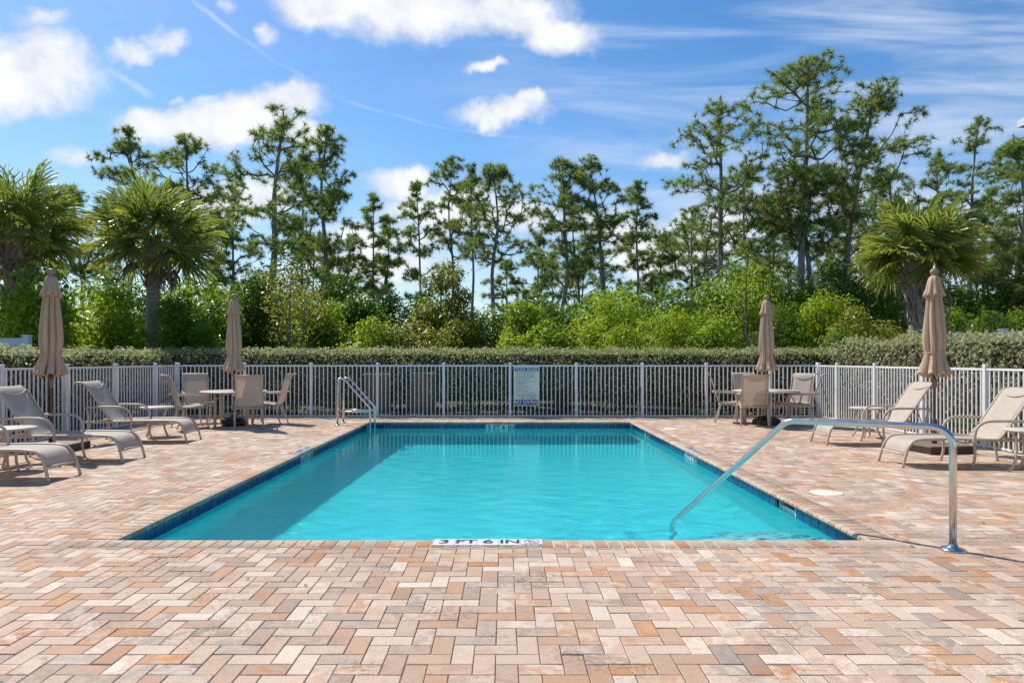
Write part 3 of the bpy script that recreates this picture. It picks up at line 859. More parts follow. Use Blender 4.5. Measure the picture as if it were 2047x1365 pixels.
# ------------------------------------------------------------------ furniture
def arc_pts(pts, n=5):
    """Catmull-Rom through the points"""
    P = [Vector(p) for p in pts]
    P = [P[0] * 2 - P[1]] + P + [P[-1] * 2 - P[-2]]
    o = []
    for i in range(1, len(P) - 2):
        for k in range(n):
            t = k / n
            a, b, c, d = P[i - 1], P[i], P[i + 1], P[i + 2]
            o.append(0.5 * ((2 * b) + (c - a) * t + (2 * a - 5 * b + 4 * c - d) * t * t + (3 * b - a - 3 * c + d) * t ** 3))
    o.append(P[-2])
    return o
def smooth2(pts, n=4):
    return [(p.x, p.y) for p in arc_pts([(a, b, 0) for a, b in pts], n)]
def piping(parent, prof, hw, frac0, frac1, mat):
    pass
def head_pad(parent, prof, hw):
    """stitched head pillow over the upper end of the sling, with a curved lower seam"""
    n = len(prof); nx = 10
    P = [Vector((0, a, b)) for a, b in prof]
    L = [0.0]
    for i in range(1, n): L.append(L[-1] + (P[i] - P[i - 1]).length)
    def at(s):
        s = min(max(s, 0), L[-1])
        for i in range(1, n):
            if s <= L[i]:
                t = (s - L[i - 1]) / max(L[i] - L[i - 1], 1e-9)
                tang = (P[i] - P[i - 1]).normalized()
                return P[i - 1].lerp(P[i], t), Vector((0, -tang.z, tang.y))
    vs, fs = [], []
    rows = 6
    for r in range(rows + 1):
        for k in range(nx + 1):
            x = -hw + 2 * hw * k / nx
            u = x / hw
            s_lo = 0.0 + 0.075 * u * u
            s = s_lo + (L[-1] - s_lo) * r / rows
            p, nr = at(s)
            lift = 0.004 + 0.012 * math.sin(math.pi * min(max(r / rows, 0), 1)) * (1 - u ** 4)
            q = p - nr * lift
            vs.append((x, q.y, q.z))
    for r in range(rows):
        for k in range(nx):
            a = r * (nx + 1) + k
            fs.append((a, a + 1, a + nx + 2, a + nx + 1))
    m = MB().add(vs, fs, True)
    pad = m.build('head_pad', SLING, parent)
    MB().tube([Vector(v) + Vector((0, 0, 0)) for v in vs[:nx + 1]], 0.0058, 6).build('seam', PIPING, pad)
    return pad
PIPING = plain('pale piping', (0.58, 0.52, 0.45), 0.6, var=0.04)
def make_dining_chair():
    t = thing('dining_chair', 'beige sling dining chair', 'chair')
    hw = 0.245
    seat = smooth2([(0.255, 0.435), (0.22, 0.452), (0.05, 0.425), (-0.14, 0.405)], 4)
    back = smooth2([(-0.14, 0.405), (-0.195, 0.435), (-0.235, 0.55), (-0.30, 0.75), (-0.345, 0.90), (-0.375, 0.985), (-0.42, 1.035), (-0.475, 1.04)], 4)
    MB().sheet(seat, hw - 0.012, 0.004, 6, 0.012).build('seat', SLING, t)
    MB().sheet(back, hw - 0.012, 0.004, 6, 0.010).build('backrest', SLING, t)
    head_pad(t, back[17:], hw - 0.016)
    for s in (-1, 1):
        rail = [(s * hw, a, b) for a, b in seat + back[1:]]
        MB().tube(rail, 0.0145, 7).build('side_rail', FRAME, t)
        arm = arc_pts([(s * (hw + 0.03), -0.335, 0.655), (s * (hw + 0.045), -0.20, 0.652), (s * (hw + 0.05), 0.05, 0.645), (s * (hw + 0.05), 0.165, 0.632), (s * (hw + 0.045), 0.235, 0.575), (s * (hw + 0.03), 0.262, 0.45)], 4)
        MB().tube(arm, 0.016, 7, flat=1.0).build('armrest', FRAME, t)
        MB().tube(arc_pts([(s * (hw + 0.03), 0.262, 0.45), (s * (hw + 0.025), 0.255, 0.30), (s * (hw + 0.03), 0.262, 0.12), (s * (hw + 0.035), 0.29, 0.0)], 3), 0.0155, 7).build('leg', FRAME, t)
        MB().tube(arc_pts([(s * (hw + 0.005), -0.16, 0.40), (s * (hw + 0.01), -0.20, 0.25), (s * (hw + 0.015), -0.235, 0.12), (s * (hw + 0.02), -0.29, 0.0)], 3), 0.0155, 7).build('leg', FRAME, t)
        MB().tube([(s * hw, -0.175, 0.40), (s * (hw + 0.027), 0.255, 0.405)], 0.012, 6).build('seat_rail', FRAME, t)
    MB().tube([(-hw - 0.005, -0.185, 0.385), (hw + 0.005, -0.185, 0.385)], 0.017, 7).build('crossbar', FRAME, t)
    MB().tube([(-hw - 0.025, 0.25, 0.395), (hw + 0.025, 0.25, 0.395)], 0.013, 7).build('crossbar', FRAME, t)
    MB().tube([(-hw, -0.472, 1.038), (hw, -0.472, 1.038)], 0.013, 7).build('top_bar', FRAME, t)
    return t
def make_chaise():
    """foot end at y=0, head towards -y, lying along y"""
    t = thing('chaise_lounge', 'beige sling chaise lounge', 'lounge chair')
    hw = 0.27
    bed = smooth2([(-0.055, 0.17), (-0.085, 0.255), (-0.145, 0.318), (-0.24, 0.345), (-0.45, 0.352), (-0.80, 0.350), (-1.17, 0.345)], 4)
    back = smooth2([(-1.17, 0.345), (-1.235, 0.40), (-1.36, 0.575), (-1.50, 0.785), (-1.575, 0.895), (-1.635, 0.955), (-1.71, 0.975), (-1.78, 0.962)], 4)
    MB().sheet(bed, hw - 0.014, 0.004, 6, 0.014).build('seat', SLING, t)
    MB().sheet(back, hw - 0.014, 0.004, 6, 0.012).build('backrest', SLING, t)
    head_pad(t, back[15:], hw - 0.018)
    for s in (-1, 1):
        rail = arc_pts([(s * (hw + 0.012), 0.0, 0.0), (s * (hw + 0.004), -0.04, 0.15), (s * hw, -0.078, 0.252), (s * hw, -0.142, 0.322), (s * hw, -0.24, 0.347), (s * hw, -0.45, 0.354), (s * hw, -0.9, 0.350), (s * hw, -1.60, 0.335)], 4)
        MB().tube(rail, 0.0175, 8).build('side_rail', FRAME, t)
        MB().tube([(s * hw, a, b) for a, b in back], 0.0145, 7).build('back_rail', FRAME, t)
        arm = arc_pts([(s * (hw + 0.045), -1.56, 0.575), (s * (hw + 0.05), -1.40, 0.582), (s * (hw + 0.055), -1.12, 0.585), (s * (hw + 0.055), -0.99, 0.572), (s * (hw + 0.05), -0.90, 0.515), (s * (hw + 0.045), -0.865, 0.42), (s * (hw + 0.04), -0.862, 0.30)], 4)
        MB().tube(arm, 0.0175, 8).build('armrest', FRAME, t)
        MB().tube(arc_pts([(s * (hw + 0.04), -0.862, 0.30), (s * (hw + 0.038), -0.868, 0.15), (s * (hw + 0.045), -0.835, 0.0)], 4), 0.0165, 8).build('leg', FRAME, t)
        MB().tube(arc_pts([(s * (hw + 0.045), -1.56, 0.575), (s * (hw + 0.03), -1.53, 0.40), (s * (hw + 0.03), -1.54, 0.2), (s * (hw + 0.035), -1.58, 0.0)], 3), 0.016, 8).build('leg', FRAME, t)
        MB().tube([(s * (hw - 0.03), -1.50, 0.34), (s * (hw - 0.03), -1.40, 0.615)], 0.009, 6).build('back_strut', FRAME, t)
    MB().tube([(-hw - .002, -0.052, 0.155), (hw + .002, -0.052, 0.155)], 0.017, 8).build('crossbar', FRAME, t)
    MB().tube(arc_pts([(-hw - .04, -0.862, 0.315), (-hw * .6, -0.862, 0.30), (0, -0.862, 0.29), (hw * .6, -0.862, 0.30), (hw + .04, -0.862, 0.315)], 3), 0.012, 7).build('crossbar', FRAME, t)
    MB().tube([(-hw, -1.50, 0.338), (hw, -1.50, 0.338)], 0.012, 7).build('crossbar', FRAME, t)
    MB().tube([(-hw, -1.775, 0.962), (hw, -1.775, 0.962)], 0.013, 7).build('top_bar', FRAME, t)
    return t
def make_side_table():
    t = thing('side_table', 'round beige side table', 'side table')
    MB().lathe([(0.0, 0.487), (0.262, 0.487), (0.276, 0.492), (0.28, 0.502), (0.276, 0.512), (0.262, 0.516), (0.0, 0.516)], 36, cap=False).build('table_top', TABLETOP, t)
    for k in range(4):
        a = math.pi / 4 + k * math.pi / 2
        c, s = math.cos(a), math.sin(a)
        MB().tube([(r * c, r * s, z) for r, z in [(p.x, p.y) for p in arc_pts([(0.215, 0.485, 0), (0.165, 0.40, 0), (0.15, 0.25, 0), (0.175, 0.10, 0), (0.235, 0.0, 0)], 4)]], 0.0165, 7).build('leg', FRAME, t)
    MB().lathe([(0.148, 0.195), (0.158, 0.195), (0.158, 0.215), (0.148, 0.215), (0.148, 0.195)], 28, cap=False).build('ring_brace', FRAME, t)
    return t
def make_dining_table():
    t = thing('dining_table', 'round beige dining table', 'table')
    R = 0.655
    MB().lathe([(0.026, 0.675), (R - 0.02, 0.675), (R - 0.004, 0.682), (R, 0.692), (R - 0.004, 0.703), (R - 0.02, 0.708), (0.026, 0.708), (0.026, 0.675)], 56, cap=False).build('table_top', TABLETOP, t)
    for k in range(4):
        a = math.pi / 4 + k * math.pi / 2 + 0.2
        c, s = math.cos(a), math.sin(a)
        leg = MB().tube([(r * c, r * s, z) for r, z in ((0.43, 0.675), (0.425, 0.35), (0.43, 0.0))], [0.031, 0.031, 0.031], 8).build('leg', FRAME, t)
        MB().tube([(p.x * c, p.x * s, p.y) for p in arc_pts([(0.425, 0.50, 0), (0.36, 0.58, 0), (0.24, 0.645, 0), (0.12, 0.668, 0)], 4)], 0.014, 7).build('brace', FRAME, t)
        MB().tube([(p.x * c, p.x * s, p.y) for p in arc_pts([(0.425, 0.14, 0), (0.33, 0.20, 0), (0.22, 0.24, 0), (0.16, 0.25, 0)], 4)], 0.012, 7).build('brace', FRAME, t)
    MB().lathe([(0.150, 0.240), (0.165, 0.240), (0.165, 0.262), (0.150, 0.262), (0.150, 0.240)], 28, cap=False).build('ring_brace', FRAME, t)
    return t
def make_umbrella(label, base, seed):
    rr = random.Random(seed)
    t = thing('patio_umbrella', label, 'umbrella')
    MB().tube([(0, 0, 0.06), (0, 0, 2.48)], 0.0195, 12).build('pole', BRONZE, t)
    MB().lathe([(0.02, 0.93), (0.028, 0.93), (0.036, 1.045), (0.034, 1.07), (0.02, 1.07)], 16, cap=False).build('pole_sleeve', SLEEVE, t)
    ph, n = rr.uniform(0, 6.28), 8
    offs = [rr.uniform(-0.25, 0.25) for _ in range(n)]; deep = [rr.uniform(0.75, 1.25) for _ in range(n)]
    prof = [(0.075, 2.46), (0.085, 2.40), (0.098, 2.30), (0.112, 2.15), (0.128, 1.98), (0.142, 1.82), (0.152, 1.68), (0.150, 1.58), (0.137, 1.49), (0.126, 1.445), (0.135, 1.40), (0.152, 1.33), (0.182, 1.25), (0.210, 1.17), (0.228, 1.115)]
    prof2 = []
    for a, b in zip(prof[:-1], prof[1:]):
        prof2 += [a, ((a[0] + b[0]) / 2, (a[1] + b[1]) / 2)]
    prof2.append(prof[-1])
    def fold(r, z, a, j):
        q = (a + ph + 0.10 * math.sin(2.3 * z + ph) + 0.05 * math.sin(7 * z)) / (2 * math.pi) * n
        k = int(math.floor(q)) % n; u = q - math.floor(q)
        u = min(max(u + offs[k] * 0.3 * math.sin(math.pi * u), 0), 1)
        f = abs(math.sin(math.pi * u)) ** 0.8
        if z > 1.5: amp = 0.46 * min(1, (2.50 - z) / 0.35)
        elif z > 1.40: amp = 0.30
        else: amp = 0.30 + 0.26 * (1.40 - z) / 0.29
        amp *= deep[k]
        fine = 0.05 * math.sin(3 * 2 * math.pi * u + 5 * k) * min(1, abs(z - 1.445) * 8)
        dz = 0.0
        if j >= len(prof2) - 2: dz = -0.05 * (1 - f) * deep[k] + 0.03 * f
        return r * (1 - amp * (1 - f) + fine * 0.6), z + dz
    c = MB().lathe(prof2, 112, fold=fold, cap=False)
    # turned-in hem so the skirt has an inside
    canopy = c.build('canopy', CANVAS, t)
    canopy.modifiers.new('cloth thickness', 'SOLIDIFY').thickness = 0.004
    def fold2(r, z, a, j):
        q = (a + ph + 0.3) / (2 * math.pi) * n
        k = int(math.floor(q)) % n; u = q - math.floor(q)
        f = abs(math.sin(math.pi * u)) ** 0.7
        amp = (0.0, 0.10, 0.20, 0.30, 0.36, 0.38)[j] * deep[(k + 3) % n]
        return r * (1 - amp * (1 - f)), z - (0.05 * (1 - f) * deep[k] if j >= 4 else 0)
    v = MB().lathe([(0.040, 2.575), (0.072, 2.545), (0.090, 2.48), (0.106, 2.40), (0.132, 2.33), (0.150, 2.285)], 96, fold=fold2, cap=False)
    vent = v.build('vent_cap', CANVAS, t)
    vent.modifiers.new('cloth thickness', 'SOLIDIFY').thickness = 0.004
    s = MB()
    s.tube([(0.130 * math.cos(a) * (1 + .03 * math.sin(5 * a)), 0.130 * math.sin(a) * (1 + .03 * math.sin(4 * a)), 1.447 + 0.006 * math.sin(a + ph)) for a in [2 * math.pi * k / 28 for k in range(29)]], 0.009, 6)
    s.build('tie_strap', CANVAS, t)
    MB().lathe([(0.0, 2.57), (0.040, 2.572), (0.042, 2.585), (0.030, 2.594), (0.050, 2.612), (0.060, 2.638), (0.052, 2.668), (0.026, 2.682), (0.0, 2.685)], 20, cap=False).build('finial', SLEEVE if False else FINIAL, t)
    for k in range(8):                     # rib ends under the hem
        a = ph + 2 * math.pi * (k + .5) / 8
        MB().tube([(0.055 * math.cos(a), 0.055 * math.sin(a), 1.45), (0.165 * math.cos(a), 0.165 * math.sin(a), 1.13)], 0.007, 5).build('rib', BRONZE, t)
    if base == 'slab':
        b = MB().box(-0.36, 0.36, -0.36, 0.36, 0.0, 0.105, 0.006).build('base', DARK_BASE, t)
        b.rotation_euler = (0, 0, rr.uniform(-0.15, 0.15))
        MB().box(-0.345, 0.345, -0.345, 0.345, 0.105, 0.112, 0.004).build('base_cover', BASE_TOP, b)
    elif base == 'round':
        MB().lathe([(0.0, 0.0), (0.23, 0.0), (0.245, 0.04), (0.235, 0.10), (0.19, 0.145), (0.12, 0.165), (0.06, 0.175), (0.05, 0.30), (0.034, 0.31), (0.034, 0.175), (0.0, 0.175)], 36, cap=False,
                   fold=lambda r, z, a, j: (r * (1 + (0.035 * math.sin(9 * a) if 1 < j < 6 else 0)), z)).build('base', DARK_PLASTIC, t)
    else:
        pr = [(0.0, 0.0), (0.30, 0.0), (0.30, 0.085), (0.17, 0.165), (0.06, 0.18), (0.045, 0.30), (0.0, 0.30)]
        MB().lathe(pr, 8, cap=False, smooth=False).build('base', DARK_PLASTIC, t)
    if base != 'slab':
        MB().lathe([(0.0, 0.30), (0.032, 0.30), (0.032, 0.42), (0.0, 0.42)], 14, cap=False).build('base_tube', DARK_PLASTIC, t)
    else:
        MB().lathe([(0.0, 0.11), (0.033, 0.112), (0.033, 0.46), (0.024, 0.47), (0.0, 0.47)], 14, cap=False).build('base_tube', BRONZE, t)
    return t
FINIAL = plain('taupe finial', (0.30, 0.225, 0.185), 0.5, var=0.08)

def face(dxf, dyf):            # local +y turned to face (dxf, dyf)
    return math.atan2(dyf, dxf) - math.pi / 2
chair0 = make_dining_chair()
chairs = [(-6.23, 13.28, .80, .60, 'beige sling dining chair by the ladder-side fence, its back slanting away'),
          (-6.50, 14.25, .55, -.84, 'beige sling dining chair in the fence corner, facing the camera, ladder side'),
          (-5.10, 13.38, -.38, .92, 'beige sling dining chair seen squarely from behind at the ladder-side table'),
          (-4.93, 14.15, -1.0, -.05, 'beige sling dining chair seen in profile nearest the pool ladder'),
          (4.82, 14.40, .96, -.28, 'beige sling dining chair in profile on the pool side of the handrail-side table'),
          (5.38, 14.62, .05, -1.0, 'beige sling dining chair on the far side of the handrail-side table'),
          (5.09, 13.72, .22, .97, 'beige sling dining chair seen squarely from behind at the handrail-side table'),
          (6.15, 14.22, -.80, -.60, 'beige sling dining chair facing the camera in the fence corner, handrail side'),
          (6.02, 13.62, -.90, .42, 'beige sling dining chair above the bend of the steel handrail, back turned')]
for k, (x, y, fx, fy, lab) in enumerate(chairs):
    o = chair0 if k == 0 else copy_tree(chair0)
    o.location, o.rotation_euler = (x, y, 0), (0, 0, face(fx, fy))
    tag(o, lab, 'chair', 'sling dining chairs round the two tables')
ch0 = make_chaise()
lounges = [(-4.985, 7.61, 1, 'nearest beige chaise lounge, only its foot end in the frame', 0.02),
           (-4.985, 9.03, 1, 'beige chaise lounge in front of the slab-based umbrella on the ladder side', 0.03),
           (-5.15, 11.13, 1, 'beige chaise lounge furthest along the ladder-side fence, beside a side table', 0.05),
           (4.97, 8.63, -1, 'beige chaise lounge directly behind the steel handrail', -0.02),
           (5.05, 10.77, -1, 'beige chaise lounge half hidden by the umbrella pole beyond the handrail', -0.02)]
for k, (x, y, s, lab, tw) in enumerate(lounges):
    o = ch0 if k == 0 else copy_tree(ch0)
    o.location, o.rotation_euler = (x, y, 0), (0, 0, -s * math.pi / 2 + tw)
    tag(o, lab, 'lounge chair', 'sling chaise lounges beside the pool')
st0 = make_side_table()
for k, (x, y, rz, lab) in enumerate([(-6.07, 8.24, 0.2, 'round beige side table at the frame edge beside the nearest chaise lounge'),
                                     (-6.14, 11.86, 0.5, 'round beige side table behind the furthest ladder-side chaise lounge'),
                                     (6.31, 11.66, 0.1, 'round beige side table behind the chaise lounge at the umbrella pole'),
                                     (6.30, 8.02, 0.6, 'round beige side table cut by the frame edge on the handrail side')]):
    o = st0 if k == 0 else copy_tree(st0)
    o.location, o.rotation_euler = (x, y, 0), (0, 0, rz)
    tag(o, lab, 'side table', 'round side tables by the lounges')
TL, TR = (-5.53, 13.72), (5.46, 13.95)
dt0 = make_dining_table()
dt0.location = (TL[0], TL[1], 0); tag(dt0, 'round beige dining table on the pool ladder side', group='round dining tables')
dt1 = copy_tree(dt0, label='round beige dining table on the steel handrail side', loc=(TR[0], TR[1], 0), rz=0.35)
for lab, base, seed, x, y in (('closed tan umbrella standing through the ladder-side dining table', 'round', 4, TL[0], TL[1]),
                              ('closed tan umbrella standing through the handrail-side dining table', 'block', 9, TR[0], TR[1]),
                              ('closed tan umbrella on a slab base between ladder-side chaise lounges', 'slab', 2, -6.68, 9.88),
                              ('closed tan umbrella on a brown slab base behind the steel handrail', 'slab', 7, 6.34, 9.88)):
    o = make_umbrella(lab, base, seed)
    o.location = (x, y, 0)
    o['group'] = 'closed patio umbrellas'

# ------------------------------------------------------------------ handrail, ladder, pool fittings
def bent(pts, r, n=6):
    """straight runs joined by arcs of radius r"""
    P = [Vector(p) for p in pts]
    o = [P[0]]
    for a, b, c in zip(P[:-2], P[1:-1], P[2:]):
        u, v = (a - b).normalized(), (c - b).normalized()
        ang = u.angle(v)
        d = min(r / math.tan(ang / 2), (a - b).length * .48, (c - b).length * .48)
        p0, p1 = b + u * d, b + v * d
        for k in range(n + 1):
            t = k / n
            o.append(p0 * (1 - t) ** 2 + b * 2 * t * (1 - t) + p1 * t * t)
    o.append(P[-1])
    return o
hr = thing('handrail', 'bent stainless steel handrail from the deck into the pool corner', 'handrail', (3.178, 4.747, 0), math.radians(135))
pr = bent([(0, 0, 0.004), (0, 0, 0.868), (1.17, 0, 0.838), (2.225, 0, -0.175), (2.27, 0, -1.15)], 0.15, 9)
o = MB().tube(pr, 0.0245, 18).build('rail', STEEL, hr); receivers.append(o)
MB().lathe([(0.0, 0.0), (0.082, 0.0), (0.085, 0.006), (0.072, 0.016), (0.036, 0.026), (0.027, 0.045), (0.0, 0.045)], 32, cap=False).build('base_plate', STEEL, hr)
ld = thing('pool_ladder', 'stainless steel pool ladder at the far corner of the pool', 'ladder', (-3.43, 14.03, 0))
for s in (-1, 1):
    y = s * 0.245
    pr = bent([(0, y, 0.0), (0.015, y, 0.955), (0.13, y, 0.955), (0.675, y, 0.345), (0.66, y, -1.35)], 0.085, 7)
    o = MB().tube(pr, 0.021, 12).build('rail', STEEL, ld); receivers.append(o)
    MB().tube([(0.006, y, 0.275), (0.67, y, 0.265)], 0.019, 10).build('brace', STEEL, ld)
    MB().lathe([(0.0, 0.002), (0.055, 0.002), (0.055, 0.010), (0.03, 0.022), (0.0, 0.022)], 20, (0, y, 0), cap=False).build('base_plate', STEEL, ld)
for z in (-0.42, -0.72, -1.02):
    o = MB().box(0.62, 0.72, -0.245, 0.245, z, z + 0.035, 0.006).build('tread', STEEL, ld); receivers.append(o)
for (x, y, lab) in ((3.26, 6.78, 'round cream skimmer lid set in the deck close to the handrail'), (3.26, 13.06, 'round cream skimmer lid set in the deck near the far pool corner')):
    t = thing('skimmer_lid', lab, 'lid', (x, y, 0.0), 0.4, group='skimmer lids in the deck')
    MB().lathe([(0.0, 0.0045), (0.126, 0.0045), (0.130, 0.0025), (0.130, -0.004)], 40, cap=False).build('cover', LID, t)
    MB().lathe([(0.133, -0.004), (0.133, 0.0025), (0.136, 0.004), (0.152, 0.004), (0.154, -0.004)], 40, cap=False).build('rim', LID, t)
    for s in (-1, 1):
        MB().lathe([(0.0, 0.0056), (0.010, 0.0056), (0.010, 0.004)], 12, (s * 0.095, 0, 0), cap=False).build('finger_hole_shade', INK, t)  # dark disc on the cover, the shade of a finger hole as colour
pl = thing('pool_light', 'round underwater light with a steel ring on the shaded pool wall', 'pool light', (WX0, 7.41, -0.98))
for o in (MB().add(*(lambda R, r, n: ([(0.012 + (0.012 if q == 1 else 0), rr * math.cos(2 * math.pi * k / n), rr * math.sin(2 * math.pi * k / n)) for k in range(n) for q, rr in enumerate((R, (R + r) / 2, r))],
          [(3 * k + q, 3 * k + q + 1, 3 * ((k + 1) % n) + q + 1, 3 * ((k + 1) % n) + q) for k in range(n) for q in (0, 1)]))(0.12, 0.088, 28), True).build('ring', GALV, pl),
          MB().lathe([(0.0, 0.018), (0.045, 0.016), (0.088, 0.008)], 28, cap=False).build('lens', WHITE_TILE, pl)):
    receivers.append(o)
pl.children[1].rotation_euler = (0, math.pi / 2, 0)
for o in receivers:
    o.cycles.is_caustics_receiver = True
# ------------------------------------------------------------------ plants
def unit(v):
    return v / np.maximum(np.linalg.norm(v, axis=-1, keepdims=True), 1e-9)
def leaf_cloud(pos, nrm, size, rng, aspect=0.42, droop=0.0):
    """one folded four-sided leaf per position; returns (n*4,3)"""
    n = len(pos)
    d = unit(nrm + rng.normal(0, 0.55, (n, 3)))                 # blade normal
    a = unit(np.cross(d, rng.normal(0, 1, (n, 3))))             # along the leaf
    a = unit(a + np.array([0, 0, -droop]))
    b = unit(np.cross(d, a))
    L = (size * rng.uniform(0.65, 1.3, n))[:, None]
    w = L * aspect
    base = pos - a * L * 0.5
    tip = pos + a * L * 0.5 - d * L * 0.10
    mid = pos + d * L * 0.07
    return np.stack([base, mid + b * w * .5, tip, mid - b * w * .5], 1).reshape(-1, 3)
def tint_attr(t, dry, k):
    n = len(t)
    c = np.zeros((n, 4), dtype=np.float32); c[:, 0] = np.clip(t, 0, 1); c[:, 1] = dry; c[:, 3] = 1
    return np.repeat(c, k, 0)
def branch_path(p0, d, L, rng, n=5, up=0.25, wob=0.16):
    pts = [np.array(p0, float)]; d = np.array(d, float)
    for i in range(n):
        d = d + rng.normal(0, wob, 3) + np.array([0, 0, up / n])
        d /= np.linalg.norm(d)
        pts.append(pts[-1] + d * L / n)
    return pts, d

def shrub(name, label, x, y, w, h, mat, seed, n=2600, size=0.11, lobes=14, cat='shrub', group=None, dry=0.0, stem=True, aspect=0.45, bottom=0.0, depth=None, droop=0.1, light=0.45, bk=None, stakes=False):
    rng = np.random.default_rng(seed)
    t = thing(name, label, cat, (x, y, -0.03), group=group)
    depth = depth or w * 0.8
    # lobes fill an egg-shaped volume unevenly
    cs, rs = [], []
    for k in range(lobes):
        v = rng.normal(0, 1, 3); v /= np.linalg.norm(v); v *= rng.uniform(0.35, 0.92)
        zc = bottom + (h - bottom) * (0.52 + 0.46 * v[2])
        taper = 1.0 - 0.35 * max(0, v[2])
        cs.append((v[0] * w * .5 * taper, v[1] * depth * .5 * taper, zc)); rs.append(rng.uniform(0.11, 0.29) * min(w, h - bottom))
    cs, rs = np.array(cs), np.array(rs)
    pick = rng.choice(lobes, n, p=(rs ** 2) / (rs ** 2).sum())
    v = unit(rng.normal(0, 1, (n, 3)))
    rad = rs[pick] * rng.uniform(0.35, 1.08, n) ** 0.6
    pos = cs[pick] + v * rad[:, None]
    stray = rng.random(n) < 0.11
    pos[stray] += rng.normal(0, 0.10 * w, (stray.sum(), 3)) * np.array([1, 1, .8])
    pos[:, 2] = np.abs(pos[:, 2] - 0.05) + 0.05
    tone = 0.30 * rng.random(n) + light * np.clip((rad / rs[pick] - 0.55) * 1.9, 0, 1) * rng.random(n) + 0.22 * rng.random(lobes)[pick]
    dr = (rng.random(n) < dry).astype(float) * rng.uniform(0.4, 1, n)
    L = leaf_cloud(pos, v + np.array([0, 0, 0.6]), np.full(n, size), rng, aspect, droop)
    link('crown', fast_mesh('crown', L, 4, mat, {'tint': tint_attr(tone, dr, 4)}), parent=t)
    m = MB()
    ns = 5 if stem else 2
    for k in range(ns):
        c = cs[rng.integers(lobes)]
        b = np.array([rng.normal(0, 0.06 * w), rng.normal(0, 0.06 * w), 0])
        pts, _ = branch_path(b, unit(np.array([c[0] * .4, c[1] * .4, c[2]]) + 1e-6), c[2] * 0.95, rng, 5, 0.1, 0.14)
        m.tube(pts, [0.028 * (1 - .14 * i) for i in range(6)], 5)
    for c in cs[:8]:
        pts, _ = branch_path((c[0] * .2, c[1] * .2, c[2] * .45), unit(np.array([c[0], c[1], c[2] * .6]) + 1e-6), np.linalg.norm(c) * .62, rng, 4, 0.1, 0.12)
        m.tube(pts, [0.016 * (1 - .15 * i) for i in range(5)], 4)
    m.build('trunk', bk or TWIG, t)
    return t

